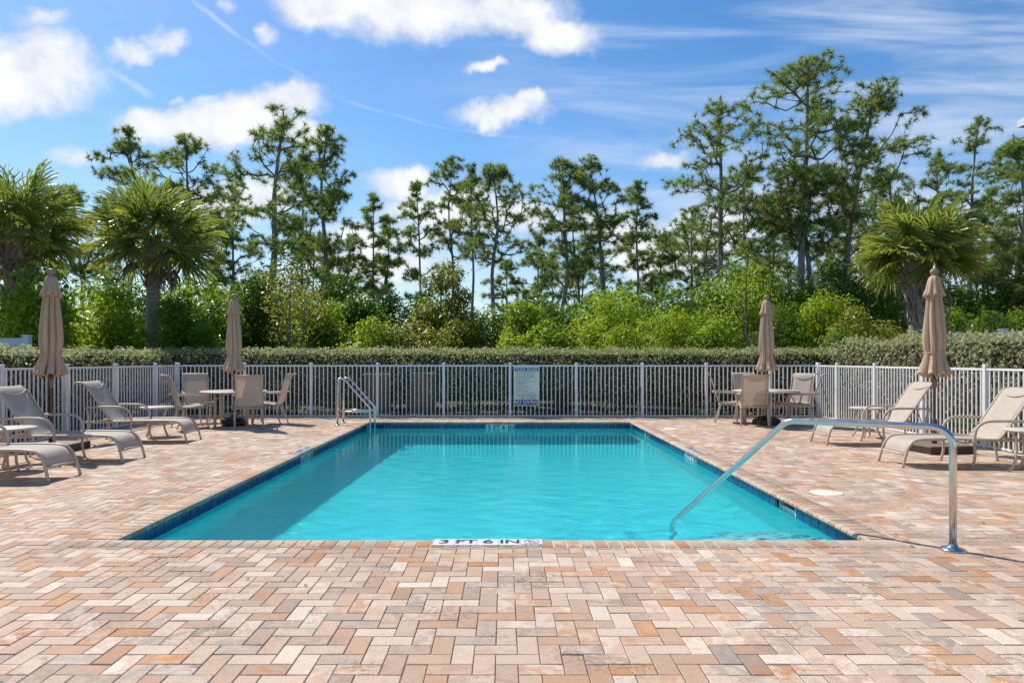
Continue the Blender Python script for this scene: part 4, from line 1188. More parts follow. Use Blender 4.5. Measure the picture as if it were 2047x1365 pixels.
def pine(label, x, y, h, r0, cs=0.45, cr=1.8, lean=(0, 0), bend=(0, 0), seed=1, limbs=15, dens=1.0, group=None, needle=0.33, dead=3, fork=False):
    """bare tapered trunk, limbs that fork towards puffs of needle tufts on the outside of the crown"""
    rng = np.random.default_rng(seed)
    cs = min(.66, cs + .07)
    t = thing('pine_tree', label, 'pine tree', (x, y, -0.03), group=group)
    lean, bend = np.array([lean[0], lean[1], 0.0]), np.array([bend[0], bend[1], 0.0])
    wob = rng.normal(0, 0.008 * h, (5, 3)) * np.array([1, 1, 0]); wob[0] = 0
    def tp(s):
        k = s * 4; i = min(int(k), 3); f = k - i; f = f * f * (3 - 2 * f)
        return np.array([0, 0, h * s]) + lean * s + bend * math.sin(math.pi * s) + wob[i] * (1 - f) + wob[i + 1] * f
    # puffs of foliage
    npf = int(limbs * 1.9)
    targets = []
    az = rng.uniform(0, 6.28)
    for i in range(npf):
        f = (i + rng.uniform(0.2, 0.8)) / npf
        az += 2.4 + rng.normal(0, 0.35)
        prof = (0.55 + 0.45 * math.sin(math.pi * min(1, f * .9 + .05))) * (1 - 0.50 * max(0, f - 0.72) / 0.28)
        pr = cr * rng.uniform(0.26, 0.44)
        rad = max(0.0, cr * prof * (rng.uniform(0.75, 1.18) if rng.random() < .7 else rng.uniform(.3, .8)) - pr * 0.5)
        c = tp(cs + (0.985 - cs) * f) + np.array([math.cos(az) * rad, math.sin(az) * rad, rng.normal(0, .02) * h])
        nt = max(6, int(13 * dens * (pr / (cr * .34)) ** 1.5))
        v = unit(rng.normal(0, 1, (nt, 3))); v[:, 2] = np.abs(v[:, 2]) * 1.0 - 0.25
        targets.append(c + v * pr * rng.uniform(.55, 1.05, (nt, 1)) * np.array([1, 1, .72]))
    top = tp(1.0)
    targets.append(top + rng.normal(0, .12 * cr, (8, 3)) * np.array([1, 1, .6]) - np.array([0, 0, .05 * cr]))
    T = np.concatenate(targets)
    T[:, 2] = np.minimum(T[:, 2], h * 1.0 + .25)
    # grow: every target joins the nearest wood below it
    N = 14
    nodes = [tp(i / N) for i in range(N + 1)]; parent = [-1] + list(range(N)); is_trunk = [True] * (N + 1)
    lo = int(cs * N * .92)
    tz = np.clip(T[:, 2] / h, 0, 1)
    axis = np.array([tp(z) for z in tz])
    dist = np.linalg.norm((T - axis)[:, :2], axis=1)
    order_ = np.argsort(dist)
    node_arr = np.array(nodes)
    ok = np.array([i >= lo for i in range(N + 1)])
    paths = []; endn = []
    for k in order_:
        g_ = T[k]
        d = node_arr - g_
        L = np.linalg.norm(d, axis=1)
        cost = L + 1.5 * np.maximum(0, d[:, 2] + 0.22 * np.linalg.norm(d[:, :2], axis=1)) + np.where(ok, 0, 99)
        j = int(np.argmin(cost))
        p0 = node_arr[j]; seg = g_ - p0; Ls = np.linalg.norm(seg)
        n = max(1, min(6, int(Ls / 0.35)))
        prev = j; new = []
        sag = np.array([0, 0, -0.10 * Ls])
        for q in range(1, n + 1):
            u = q / n
            pt = p0 + seg * u + sag * math.sin(math.pi * u) + (rng.normal(0, .05 * Ls / n + .012, 3) if q < n else 0)
            new.append(pt)
        base = len(nodes)
        for q, pt in enumerate(new):
            nodes.append(pt); parent.append(prev); is_trunk.append(False); prev = base + q
        node_arr = np.concatenate([node_arr, np.array(new)]); ok = np.concatenate([ok, np.ones(len(new), bool)])
        paths.append([j] + list(range(base, base + len(new)))); endn.append(prev)
    cnt = np.zeros(len(nodes))
    for e in endn:
        k = e
        while k >= 0 and not is_trunk[k]:
            cnt[k] += 1; k = parent[k]
    def rad_of(k, nxt=None):
        if is_trunk[k]: k = nxt
        return min(r0 * .55, 0.0075 * max(cnt[k], 1) ** 0.52)
    tm = MB()
    tm.tube([tp(i / N) for i in range(N + 1)], [r0 * (1.12 if i == 0 else 1 - 0.82 * i / N) for i in range(N + 1)], 9)
    for pth in paths:
        tm.tube([nodes[k] for k in pth], [rad_of(k, pth[1]) for k in pth], 4 if cnt[pth[1]] < 8 else 6, cap=False)
    for k in range(dead):                          # bare snags under the crown
        s_ = cs * rng.uniform(0.55, 0.98); a_ = rng.uniform(0, 6.28)
        pts, _ = branch_path(tp(s_), (math.cos(a_), math.sin(a_), 0.15), rng.uniform(.5, 1.5), rng, 4, -0.1, 0.22)
        tm.tube(pts, [.02, .017, .013, .009, .006], 4)
    tm.build('trunk', BARK, t)
    P = np.array([nodes[e] for e in endn]); D = unit(np.array([nodes[e] - nodes[parent[e]] for e in endn]) + np.array([0, 0, .02]))
    extra = rng.random(len(P)) < .55
    P = np.concatenate([P, P[extra] - D[extra] * rng.uniform(.15, .35, (extra.sum(), 1)) + rng.normal(0, .06, (extra.sum(), 3))])
    D = np.concatenate([D, unit(D[extra] + rng.normal(0, .5, (extra.sum(), 3)))])
    nn = 30
    n = len(P) * nn
    Pn, Dn = np.repeat(P, nn, 0), np.repeat(D, nn, 0)
    Pn = Pn - Dn * (rng.random((n, 1)) * 0.14)
    dirs = unit(Dn * rng.uniform(0.1, .9, (n, 1)) + unit(rng.normal(0, 1, (n, 3))) + np.array([0, 0, 0.15]))
    sz = np.repeat(rng.uniform(.75, 1.2, len(P)), nn)[:, None]
    ln = needle * sz * rng.uniform(0.6, 1.15, (n, 1))
    tipp = Pn + dirs * ln - np.array([0, 0, 0.10]) * ln
    sd = unit(np.cross(dirs, rng.normal(0, 1, (n, 3)))) * 0.0125
    tri = np.stack([Pn - sd, Pn + sd, tipp], 1).reshape(-1, 3)
    tone = np.repeat(rng.random(len(P)) * .6, nn) + rng.random(n) * .35
    dr = np.repeat((rng.random(len(P)) < 0.04).astype(float) * .55, nn)
    link('crown', fast_mesh('crown', tri, 3, NEEDLE, {'tint': tint_attr(tone, dr, 3)}), parent=t)
    return t

# hedges clipped along the fence, silver-green outside, brown and thin below
def hedge(label, x0, x1, y0, y1, h, seed, faces, n_per=420, rough=0.05, low=0.30, size=0.068, wave=0.0):
    rng = np.random.default_rng(seed)
    t = thing('hedge', label, 'hedge', ((x0 + x1) / 2, (y0 + y1) / 2, -0.03), group='clipped hedges outside the fence')
    cxh, cyh = (x0 + x1) / 2, (y0 + y1) / 2
    lx, ly = x1 - x0, y1 - y0
    def top(x, y):
        return h + wave * (np.sin(x * 1.9 + y * 2.3) * .5 + np.sin(x * 4.1 - y * 3.3) * .35 + np.sin(y * 7.7 + x * 5.1) * .25)
    P, Nn = [], []
    def put(pos, nr): P.append(pos); Nn.append(np.tile(np.array(nr, float), (len(pos), 1)))
    k = int(lx * ly * n_per * 1.1); x = rng.uniform(x0, x1, k); y = rng.uniform(y0, y1, k)
    def lump(a, b):
        return .5 * np.sin(a * 7.3 + 2 * np.sin(b * 5.1)) + .35 * np.sin(a * 15.7 + b * 11.3) + .25 * np.sin(a * 29. - b * 23. + 1.3 * np.sin(a * 9))
    edge = np.minimum(np.minimum(x - x0, x1 - x) if lx < ly else 9.0, np.minimum(y - y0, y1 - y) if ly < lx else 9.0)
    put(np.stack([x, y, top(x, y) - 0.16 * np.clip(1 - edge / .22, 0, 1) ** 2 + .065 * lump(x, y) - rng.exponential(rough, k) + rng.normal(0, .025, k)], 1), (0, 0, 1))
    for fc in faces:
        L = lx if fc in 'sn' else ly
        k = int(L * h * n_per)
        a = rng.uniform(0, 1, k); z = rng.random(k) ** 0.85
        z = np.where((z < low) & (rng.random(k) < 0.72), rng.uniform(low, 1, k), z)
        dpt = rng.exponential(rough * 1.5, k) - 0.02 + np.where(z < low + .1, rng.uniform(0, .2, k), 0) + .16 * np.clip((z - .86) / .14, 0, 1) ** 2 + .07 * lump(a * L, z * 1.6)
        if fc == 's': X, Y, nr = x0 + a * lx, y0 + dpt, (0, -1, .3)
        if fc == 'n': X, Y, nr = x0 + a * lx, y1 - dpt, (0, 1, .3)
        if fc == 'w': X, Y, nr = x0 + dpt, y0 + a * ly, (-1, 0, .3)
        if fc == 'e': X, Y, nr = x1 - dpt, y0 + a * ly, (1, 0, .3)
        put(np.stack([X, Y, z * top(X, Y)], 1), nr)
    pos = np.concatenate(P); nr = np.concatenate(Nn)
    n = len(pos)
    tone = 0.15 + 0.55 * rng.random(n) ** 1.5 + 0.2 * (np.sin(pos[:, 0] * 3.1) * np.sin(pos[:, 1] * 2.7 + pos[:, 2] * 4) > .2) * rng.random(n)
    dry = (rng.random(n) < 0.05) * rng.uniform(.3, .9, n)
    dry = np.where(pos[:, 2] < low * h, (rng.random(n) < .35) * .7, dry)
    L = leaf_cloud(pos - np.array([cxh, cyh, 0]), nr, np.full(n, size), rng, 0.5, 0.0)
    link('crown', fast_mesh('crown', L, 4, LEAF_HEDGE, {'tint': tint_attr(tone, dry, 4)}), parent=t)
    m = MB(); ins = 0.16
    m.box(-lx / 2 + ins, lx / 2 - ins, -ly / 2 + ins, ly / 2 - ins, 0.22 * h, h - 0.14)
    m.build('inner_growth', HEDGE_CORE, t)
    m = MB()
    ns = int(max(lx, ly) * 7)
    for q in range(ns):
        bx_, by_ = (rng.uniform(-lx / 2 + .1, lx / 2 - .1), rng.uniform(-ly / 2 + .12, ly / 2 - .12))
        for _ in range(2):
            pts, _d = branch_path((bx_, by_, 0), (rng.normal(0, .35), rng.normal(0, .35), 1), h * rng.uniform(.6, .9), rng, 4, .1, .2)
            m.tube(pts, [.014, .012, .010, .008, .005], 4)
    m.build('trunk', TWIG, t)
    return t
hedge('long clipped silver-green hedge behind the far fence', -8.9, 8.6, FY + 0.50, FY + 1.65, 1.63, 31, 'sn', 450, wave=.022, low=.2)
hedge('clipped silver-green hedge behind the ladder-side fence', -8.75, -8.0, 7.0, FY + 0.45, 1.58, 32, 'ew', 430)
hedge('tall loose silver-green hedge behind the handrail-side fence', 7.85, 8.85, 7.0, FY + 0.45, 1.80, 33, 'ew', 380, rough=0.10, size=0.085, wave=0.13)

# weeds at the foot of the far hedge
rng = np.random.default_rng(5)
cl = np.stack([rng.uniform(-7.4, 7.2, 90), rng.uniform(FY + .18, FY + .45, 90)], 1)
cl2 = np.stack([rng.uniform(7.5, 7.85, 30), rng.uniform(8, 15.5, 30)], 1)
cl = np.concatenate([cl, cl2])
pk = rng.integers(0, len(cl), 3600)
hh_ = rng.uniform(.05, .38, len(cl)) * np.where(cl[:, 0] > .8, 1.25, .8)
z = rng.random(3600) * hh_[pk]
pos = np.stack([cl[pk, 0] + rng.normal(0, .10, 3600), cl[pk, 1] + rng.normal(0, .06, 3600), z - .03], 1)
me = fast_mesh('weeds', leaf_cloud(pos, np.tile([0, 0, .8], (3600, 1)), np.full(3600, .07), rng, .4), 4, LEAF_WEED, {'tint': tint_attr(rng.random(3600), (rng.random(3600) < .05) * .8, 4)})
tag(link('weeds', me), 'bright weeds and grass at the foot of the hedge', 'weeds', kind='stuff')

# ------------------------------------------------------------------ pines (photo column at the base, column of the top, row of the top, distance)
def P_(label, xb, xt, yt, d, r0, cs, crpx, seed, **kw):
    x = px(xb, d); h = pz(yt, d); lean = (px(xt, d) - x, 0)
    pine(label, x, d, h, r0, cs, crpx / F_PX * d, lean, seed=seed, **kw)
GP = 'pines beyond the hedge'
P_('slim pine between the two palms on the ladder side', 165, 150, 375, 38, .15, .45, 62, 101, limbs=13, group=GP)
P_('pine whose round crown tops the small palm, left of two', 262, 258, 264, 34, .18, .52, 72, 102, limbs=15, group=GP)
P_('pine with wide open crown behind the small palm, right of two', 385, 372, 276, 34, .18, .48, 98, 103, limbs=17, group=GP)
P_('big forked pine with a grey leaning limb above the ladder-side table', 540, 566, 236, 30, .23, .42, 108, 104, limbs=17, bend=(-.3, 0), dens=.9, group=GP)
P_('thin straight pine just right of the big forked pine', 603, 602, 300, 38, .13, .5, 60, 105, limbs=12, group=GP)
P_('full tall pine, rightmost of the ladder-side pine clump', 643, 650, 254, 33, .18, .32, 78, 106, limbs=20, group=GP)
P_('slender pine, first of the thin row left of centre', 745, 748, 388, 43, .12, .38, 42, 107, limbs=14, group=GP)
P_('short slender pine close beside the first thin pine left of centre', 768, 772, 430, 45, .10, .4, 38, 108, limbs=12, group=GP)
P_('slender leaning pine above the olive young tree', 850, 832, 366, 42, .12, .34, 54, 109, limbs=15, group=GP)
P_('tall thin pine left of the straight centre pine', 908, 900, 322, 44, .13, .52, 56, 110, limbs=14, group=GP)
P_('straight bare-stemmed thin pine touching the centre pine crown', 944, 946, 338, 42, .12, .55, 50, 111, limbs=12, group=GP)
P_('straight centre pine with long pale trunk down to the hedge', 986, 988, 330, 36, .16, .50, 84, 112, limbs=17, dens=.9, group=GP)
P_('tall pine right of the centre gap in the trees', 1130, 1122, 322, 38, .16, .40, 76, 113, limbs=17, group=GP)
P_('bent dark pine leaning beside the tall pine right of the gap', 1162, 1138, 410, 40, .13, .5, 52, 114, limbs=12, bend=(.25, 0), group=GP)
P_('pine with a curved bare trunk and tufted round top', 1198, 1188, 324, 38, .16, .58, 66, 115, limbs=13, bend=(.30, 0), group=GP)
P_('pointed pine standing alone right of the curved pine', 1276, 1272, 372, 40, .13, .30, 50, 116, limbs=17, group=GP)
P_('small crooked pine with bare forked stem against the sky', 1322, 1332, 468, 42, .13, .5, 62, 117, limbs=12, bend=(-.5, 0), group=GP)
P_('broad pine forming the left shoulder of the big handrail-side clump', 1450, 1436, 208, 32, .20, .38, 118, 118, limbs=21, group=GP)
P_('dark inner pine behind the broad shoulder pine', 1490, 1492, 330, 37, .15, .35, 76, 119, limbs=17, group=GP)
P_('tallest pine of all, rising over the handrail-side clump', 1606, 1612, 120, 29, .21, .45, 118, 120, limbs=22, dens=1.05, group=GP)
P_('second trunk hugging the tallest pine, crown lower', 1630, 1600, 330, 29.4, .18, .55, 90, 121, limbs=14, group=GP)
P_('pine leaning right with a forked grey trunk beside the tallest pine', 1672, 1752, 174, 30, .22, .46, 104, 122, limbs=20, bend=(-.35, 0), group=GP)
P_('scraggly thin-topped pine above the handrail-side palm', 1938, 1948, 238, 36, .15, .58, 58, 123, limbs=12, dens=.6, group=GP)
P_('dense pine at the frame edge on the handrail side', 2045, 2040, 284, 30, .20, .35, 92, 124, limbs=20, group=GP)
P_('low forked dark pine right of the handrail-side palm', 1992, 2004, 470, 28, .20, .36, 84, 125, limbs=14, group=GP)
P_('pine showing behind the handrail-side palm crown', 1880, 1868, 318, 38, .15, .4, 76, 126, limbs=16, group=GP)
fill = [(1072, 1078, 470, 46, .12, .28, 58), (1212, 1208, 462, 46, .12, .28, 54), (1105, 1100, 520, 50, .12, .25, 56), (1160, 1166, 505, 50, .12, .25, 60), (1385, 1380, 420, 42, .15, .3, 66), (1545, 1548, 400, 40, .15, .3, 80),
        (1700, 1692, 372, 40, .15, .3, 84), (1780, 1776, 330, 40, .15, .32, 84), (1420, 1412, 480, 44, .13, .25, 66), (1585, 1575, 470, 44, .13, .25, 70), (1655, 1660, 500, 46, .13, .22, 70), (1800, 1806, 470, 42, .14, .25, 74), (1728, 1722, 450, 44, .13, .25, 74),
        (90, 96, 372, 40, .14, .4, 60), (205, 212, 400, 42, .14, .4, 58), (480, 468, 372, 42, .14, .36, 66), (428, 434, 420, 42, .13, .4, 54), (1010, 1014, 520, 46, .10, .3, 44), (620, 626, 470, 46, .11, .3, 50), (690, 700, 470, 44, .11, .3, 48), (1965, 1970, 400, 40, .14, .3, 66), (20, 10, 380, 40, .14, .35, 60), (1508, 1515, 520, 46, .12, .2, 66)]
ORD = ('first second third fourth fifth sixth seventh eighth ninth tenth eleventh twelfth thirteenth fourteenth fifteenth sixteenth seventeenth eighteenth '
       'nineteenth twentieth twenty-first twenty-second twenty-third twenty-fourth twenty-fifth').split()
rank_f = np.argsort(np.argsort([f[0] for f in fill]))
for k, (xb, xt, yt, d, r0, cs, cr) in enumerate(fill):
    P_(ORD[rank_f[k]] + ' dark background pine counted from the ladder side of the wood', xb, xt, yt, d, r0, cs, cr, 300 + k, limbs=15, group='background pines', dead=1)

# ------------------------------------------------------------------ cabbage palms
def fan_mesh(seed, dead=False, nseg=40, R=0.92, pet=0.90):
    """costapalmate leaf: stalk along +x, blade folding down at the rim"""
    rng = np.random.default_rng(seed)
    V, T = [], []
    def quad(a, b, c, d, t): V.extend([a, b, c, d]); T.extend(t)
    w = 0.016
    st = [np.array([pet * k / 4, 0, 0.03 * math.sin(math.pi * k / 4)]) for k in range(5)]
    for a, b in zip(st[:-1], st[1:]):
        o = np.array([0, w, 0])
        quad(a - o, b - o, b + o, a + o, [0.25] * 4)
        o2 = np.array([0, 0, w])
        quad(a - o2, b - o2, b + o2, a + o2, [0.25] * 4)
    for k in range(nseg):
        u = (k + .5) / nseg * 2 - 1
        ang = u * math.radians(128)
        hub = np.array([pet + 0.20 * (1 - abs(u)), 0, 0.0])
        Ls = R * (0.72 + 0.33 * math.cos(ang * .6)) * rng.uniform(.9, 1.08)
        fold = (0.35 if k % 2 else -0.35) * .06
        d = np.array([math.cos(ang), math.sin(ang), 0.10 - 0.45 * abs(u) ** 2])
        d = d / np.linalg.norm(d)
        side = np.cross(d, [0, 0, 1.0]); side /= np.linalg.norm(side)
        p = hub; ww = [0.009, 0.017, 0.013, 0.0015]
        tt = [0.0, 0.10, 0.42, 1.0]
        drp = (0.03, 0.16, 0.60) if not dead else (0.35, 0.85, 1.5)
        pts = [p]
        for q in range(3):
            dd = d + np.array([0, 0, -drp[q] * rng.uniform(.7, 1.2)]) + rng.normal(0, .05 if not dead else .14, 3)
            dd /= np.linalg.norm(dd)
            pts.append(pts[-1] + dd * Ls * (.42, .33, .25)[q])
        for q in range(3):
            a, b = pts[q], pts[q + 1]
            s0, s1 = side * ww[q], side * ww[q + 1]
            z = np.array([0, 0, fold])
            quad(a - s0 - z, b - s1 - z, b + s1 + z, a + s0 + z, [tt[q] ** 1.4, tt[q + 1] ** 1.4, tt[q + 1] ** 1.4, tt[q] ** 1.4])
    V = np.array(V); T = np.array(T) * (0.15 + 1.0 * (seed % 8) / 7)
    c = np.zeros((len(V), 4), np.float32); c[:, 0] = np.clip(T + (rng.random() * .12), 0, 1); c[:, 3] = 1
    if dead: c[:, 0] = rng.random()
    return fast_mesh('dead_frond' if dead else 'frond', V, 4, FROND_DEAD if dead else FROND, {'tint': c})
fan_live = [fan_mesh(s) for s in range(8)]
fan_dead = [fan_mesh(40 + s, True, 18, .70, .8) for s in range(4)]
def palm(label, x, y, zc, r, seed, scale=1.0, nf=44, nd=9, boots=(0.45, 1.0), lean=0.0):
    rng = random.Random(seed)
    t = thing('palm_tree', label, 'palm tree', (x, y, -0.03), group='cabbage palms beyond the hedge')
    pts = [(lean * (k / 8) ** 2, 0, zc * k / 8) for k in range(9)]
    rad = [r * (1.25 if k == 0 else 1.0 + .05 * math.sin(k * 2.1)) for k in range(9)]
    MB().tube(pts, rad, 18).build('trunk', PALM_BARK, t)
    # split leaf bases criss-cross on the upper trunk
    m_n = 0
    z0, z1 = boots
    rows = int((z1 - z0) * zc / 0.13)
    boot = MB().add([(0.0, -0.045, 0), (0.0, 0.045, 0), (0.035, 0.0, 0.02), (0.075, -0.022, 0.30), (0.075, 0.022, 0.30), (0.095, 0.0, 0.31), (0.03, -0.03, 0.16), (0.03, 0.03, 0.16)],
                    [(0, 2, 6), (1, 7, 2), (6, 2, 5, 3), (2, 7, 4, 5), (0, 6, 7, 1), (6, 3, 4, 7)]).data('leaf_base', BOOT)
    for q in range(rows):
        z = zc * z0 + q * 0.13
        f = z / zc
        for k in range(7):
            a = 2 * math.pi * (k + (q % 2) * .5) / 7 + rng.uniform(-.12, .12)
            o = link('leaf_base', boot, parent=t)
            rr = r * 1.02
            o.location = (lean * f * f + rr * math.cos(a), rr * math.sin(a), z)
            o.rotation_euler = (rng.choice((-1, 1)) * rng.uniform(.3, .55), rng.uniform(-0.05, .14), a)
            o.rotation_mode = 'XYZ'
            s = rng.uniform(.95, 1.45) * r / .19; o.scale = (s, s, s)
    def frond(me, az, el, roll, sc, z, nm):
        o = link(nm, me, parent=t)
        o.rotation_mode = 'XYZ'
        q = Quaternion((0, 0, 1), az) @ Quaternion((0, 1, 0), -el) @ Quaternion((1, 0, 0), roll)
        o.rotation_mode = 'QUATERNION'; o.rotation_quaternion = q
        o.location = (lean + .06 * math.cos(az), .06 * math.sin(az), z)
        o.scale = (sc, sc, sc)
    for k in range(nf):
        f = (k + .5) / nf
        el = math.asin(0.985 - 1.53 * f) + math.radians(rng.uniform(-8, 8))
        frond(fan_live[min(7, max(0, int(f * 7 + rng.uniform(-2, 2))))], k * 2.39996 + rng.uniform(-.2, .2), el, rng.uniform(-1.1, 1.1), scale * rng.uniform(.88, 1.08), zc - .05 + .12 * (1 - f), 'frond')
    for k in range(nd):
        frond(fan_dead[k % 4], rng.uniform(0, 6.28), math.radians(rng.uniform(-72, -40)), rng.uniform(-.4, .4), scale * rng.uniform(.8, 1.0), zc - .25, 'dead_frond')
    return t
palm('big cabbage palm cut by the frame edge on the ladder side', px(38, 16.5), 18.4 - 1.9, pz(455, 16.5), .22, 1, 0.80, 44, 6, (.55, 1.0))
palm('cabbage palm with golden frond tips above the ladder-side chaise lounges', px(303, 20), 20.0, pz(478, 20), .185, 2, 0.97, 44, 8, (.72, 1.0), lean=.1)
palm('cabbage palm with a woven trunk behind the handrail-side umbrella', px(1836, 17.5), 17.5, pz(500, 17.5), .215, 3, 0.76, 50, 4, (.55, 1.0))

# ------------------------------------------------------------------ shrubs and young trees behind the hedge
SH = []
def S_(label, xp, ytop, d, wpx, mat, seed, **kw):
    w = wpx / F_PX * d; h = pz(ytop, d) + .03
    kw.setdefault('n', int(1800 + 1700 * w * h / 2.2)); kw['size'] = kw.get('size', .11) * 1.12; kw.setdefault('lobes', 30)
    shrub('shrub', label, px(xp, d), d, w, h, mat, seed, group='shrubs growing behind the hedge', **kw)
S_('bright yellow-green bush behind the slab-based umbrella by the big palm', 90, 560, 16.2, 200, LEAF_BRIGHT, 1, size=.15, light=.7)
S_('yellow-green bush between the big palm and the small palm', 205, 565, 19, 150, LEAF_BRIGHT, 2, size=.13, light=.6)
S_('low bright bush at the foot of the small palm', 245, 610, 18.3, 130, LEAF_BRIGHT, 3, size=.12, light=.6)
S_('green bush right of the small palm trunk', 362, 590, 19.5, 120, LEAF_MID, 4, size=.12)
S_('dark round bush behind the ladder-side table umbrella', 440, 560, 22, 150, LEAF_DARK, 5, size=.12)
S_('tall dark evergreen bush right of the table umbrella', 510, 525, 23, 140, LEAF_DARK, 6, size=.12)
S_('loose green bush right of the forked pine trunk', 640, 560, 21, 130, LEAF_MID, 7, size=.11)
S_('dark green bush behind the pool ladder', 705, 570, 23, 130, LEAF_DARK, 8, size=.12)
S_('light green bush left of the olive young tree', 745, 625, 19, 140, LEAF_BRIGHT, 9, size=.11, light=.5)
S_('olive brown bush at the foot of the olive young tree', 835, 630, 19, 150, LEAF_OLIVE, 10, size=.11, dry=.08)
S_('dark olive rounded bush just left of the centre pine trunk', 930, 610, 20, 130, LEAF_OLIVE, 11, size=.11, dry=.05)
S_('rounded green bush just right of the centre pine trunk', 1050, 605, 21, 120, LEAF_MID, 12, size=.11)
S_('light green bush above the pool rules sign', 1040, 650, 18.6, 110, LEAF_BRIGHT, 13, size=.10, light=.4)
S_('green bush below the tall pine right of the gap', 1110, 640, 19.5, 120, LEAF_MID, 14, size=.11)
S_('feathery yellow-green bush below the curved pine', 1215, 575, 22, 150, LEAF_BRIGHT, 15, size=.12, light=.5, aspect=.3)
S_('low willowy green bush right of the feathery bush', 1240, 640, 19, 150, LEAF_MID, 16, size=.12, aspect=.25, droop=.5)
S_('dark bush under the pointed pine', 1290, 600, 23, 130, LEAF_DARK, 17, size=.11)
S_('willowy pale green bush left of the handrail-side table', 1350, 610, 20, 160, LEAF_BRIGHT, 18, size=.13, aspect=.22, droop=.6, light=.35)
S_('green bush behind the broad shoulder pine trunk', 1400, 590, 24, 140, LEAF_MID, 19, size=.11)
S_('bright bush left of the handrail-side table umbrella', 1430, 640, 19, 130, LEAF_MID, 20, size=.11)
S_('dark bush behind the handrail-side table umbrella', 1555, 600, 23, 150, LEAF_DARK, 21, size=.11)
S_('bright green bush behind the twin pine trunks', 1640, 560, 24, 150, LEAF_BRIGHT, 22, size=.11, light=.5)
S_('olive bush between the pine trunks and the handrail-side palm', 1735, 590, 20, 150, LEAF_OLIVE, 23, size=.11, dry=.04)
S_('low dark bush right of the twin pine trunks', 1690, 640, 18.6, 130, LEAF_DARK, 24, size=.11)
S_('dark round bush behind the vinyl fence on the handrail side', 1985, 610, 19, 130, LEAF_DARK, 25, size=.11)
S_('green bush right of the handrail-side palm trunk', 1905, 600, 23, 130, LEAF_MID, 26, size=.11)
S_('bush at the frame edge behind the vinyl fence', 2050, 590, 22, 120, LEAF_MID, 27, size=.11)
S_('green bush in the gap behind the big palm trunk', 30, 600, 22, 120, LEAF_MID, 28, size=.11)
bk = [(150, 575, 26, LEAF_MID), (300, 580, 26, LEAF_DARK), (400, 600, 26, LEAF_MID), (580, 560, 27, LEAF_DARK), (680, 610, 27, LEAF_MID), (780, 590, 28, LEAF_DARK), (870, 600, 28, LEAF_MID), (960, 640, 28, LEAF_DARK), (1080, 620, 28, LEAF_DARK), (1160, 600, 28, LEAF_DARK),
      (1250, 590, 29, LEAF_MID), (1340, 590, 29, LEAF_DARK), (1450, 570, 28, LEAF_DARK), (1520, 570, 28, LEAF_MID), (1600, 590, 28, LEAF_DARK), (1690, 560, 28, LEAF_DARK), (1780, 570, 28, LEAF_MID), (1860, 580, 28, LEAF_DARK), (1950, 590, 28, LEAF_DARK), (2040, 580, 28, LEAF_DARK), (500, 590, 28, LEAF_DARK), (220, 590, 28, LEAF_DARK), (50, 580, 28, LEAF_DARK)]
rank_b = np.argsort(np.argsort([b[0] for b in bk]))
for k, (xp, yt, d, mt) in enumerate(bk):
    w = 185 / F_PX * d; h = pz(yt - (55 if (xp < 700 or xp > 1300) else 25), d)
    shrub('understorey_bush', ORD[rank_b[k]] + ' undergrowth bush behind the front shrubs, counted from the ladder side', px(xp, d), d, w, h, mt, 500 + k, n=5200, size=.19, lobes=22, group='undergrowth bushes in the wood')

def young_tree(label, xp, ytop, d, wpx, hb, mat, seed, n, size, dry, staked=False):
    w = wpx / F_PX * d; h = pz(ytop, d)
    t = shrub('young_tree', label, px(xp, d), d, w, h, mat, seed, n=n, size=size, lobes=16, cat='tree', group='young broadleaf trees', dry=dry, bottom=hb, stem=False, bk=BARK_PALE)
    MB().tube([(0, 0, 0), (.03, 0, h * .3), (-.02, 0, h * .6), (.02, 0, h * .93)], [.045, .04, .03, .012], 8).build('stem', BARK_PALE, t)
    if staked:
        MB().tube([(.13, -.05, 0), (.06, -.03, h * .62)], .018, 6).build('stake', STAKE, t)
        MB().lathe([(.05, h * .5), (.062, h * .51), (.062, h * .56), (.05, h * .575)], 12, cap=False).build('tie', GREEN_TIE, t)
        MB().lathe([(.05, h * .14), (.062, h * .145), (.062, h * .175), (.05, h * .18)], 12, cap=False).build('tie', GREEN_TIE, t)
    return t
young_tree('staked young tree with reddish leaves and green ties', 580, 530, 18.8, 130, 1.6, LEAF_OLIVE, 61, 1500, .10, .34, True)
young_tree('tall olive-leaved young tree left of the centre pine', 882, 505, 21, 120, 1.0, LEAF_OLIVE, 62, 4200, .13, .08)
young_tree('sparse young tree right of the broad pine trunk near the table umbrella', 1492, 488, 20, 150, 1.3, LEAF_MID, 63, 2200, .12, .10)

# bare twiggy sapling beside the handrail-side palm
rng = np.random.default_rng(77)
bt = thing('bare_sapling', 'bare branching sapling right of the handrail-side umbrella', 'sapling', (px(1915, 16.5), 16.5, -0.03))
m = MB()
pts, _ = branch_path((0, 0, 0), (0, 0, 1), 3.9, rng, 8, .1, .05)
m.tube(pts, [.03 - .003 * k for k in range(9)], 6)
m.build('trunk', BARE_TWIG, bt)
m = MB()
for k in range(24):
    f = rng.uniform(.25, .95); i = int(f * 8); a = rng.uniform(0, 6.28)
    q, d_ = branch_path(pts[i], (math.cos(a) * .8, math.sin(a) * .8, .8), rng.uniform(.4, 1.1), rng, 5, .4, .2)
    m.tube(q, [.011, .010, .009, .007, .006, .004], 4)
    for _ in range(3):
        q2, _d = branch_path(q[rng.integers(1, 5)], unit(d_ + rng.normal(0, .7, 3)), rng.uniform(.2, .45), rng, 3, .2, .2)
        m.tube(q2, [.007, .006, .005, .004], 4)
m.build('limbs', BARE_TWIG, bt)
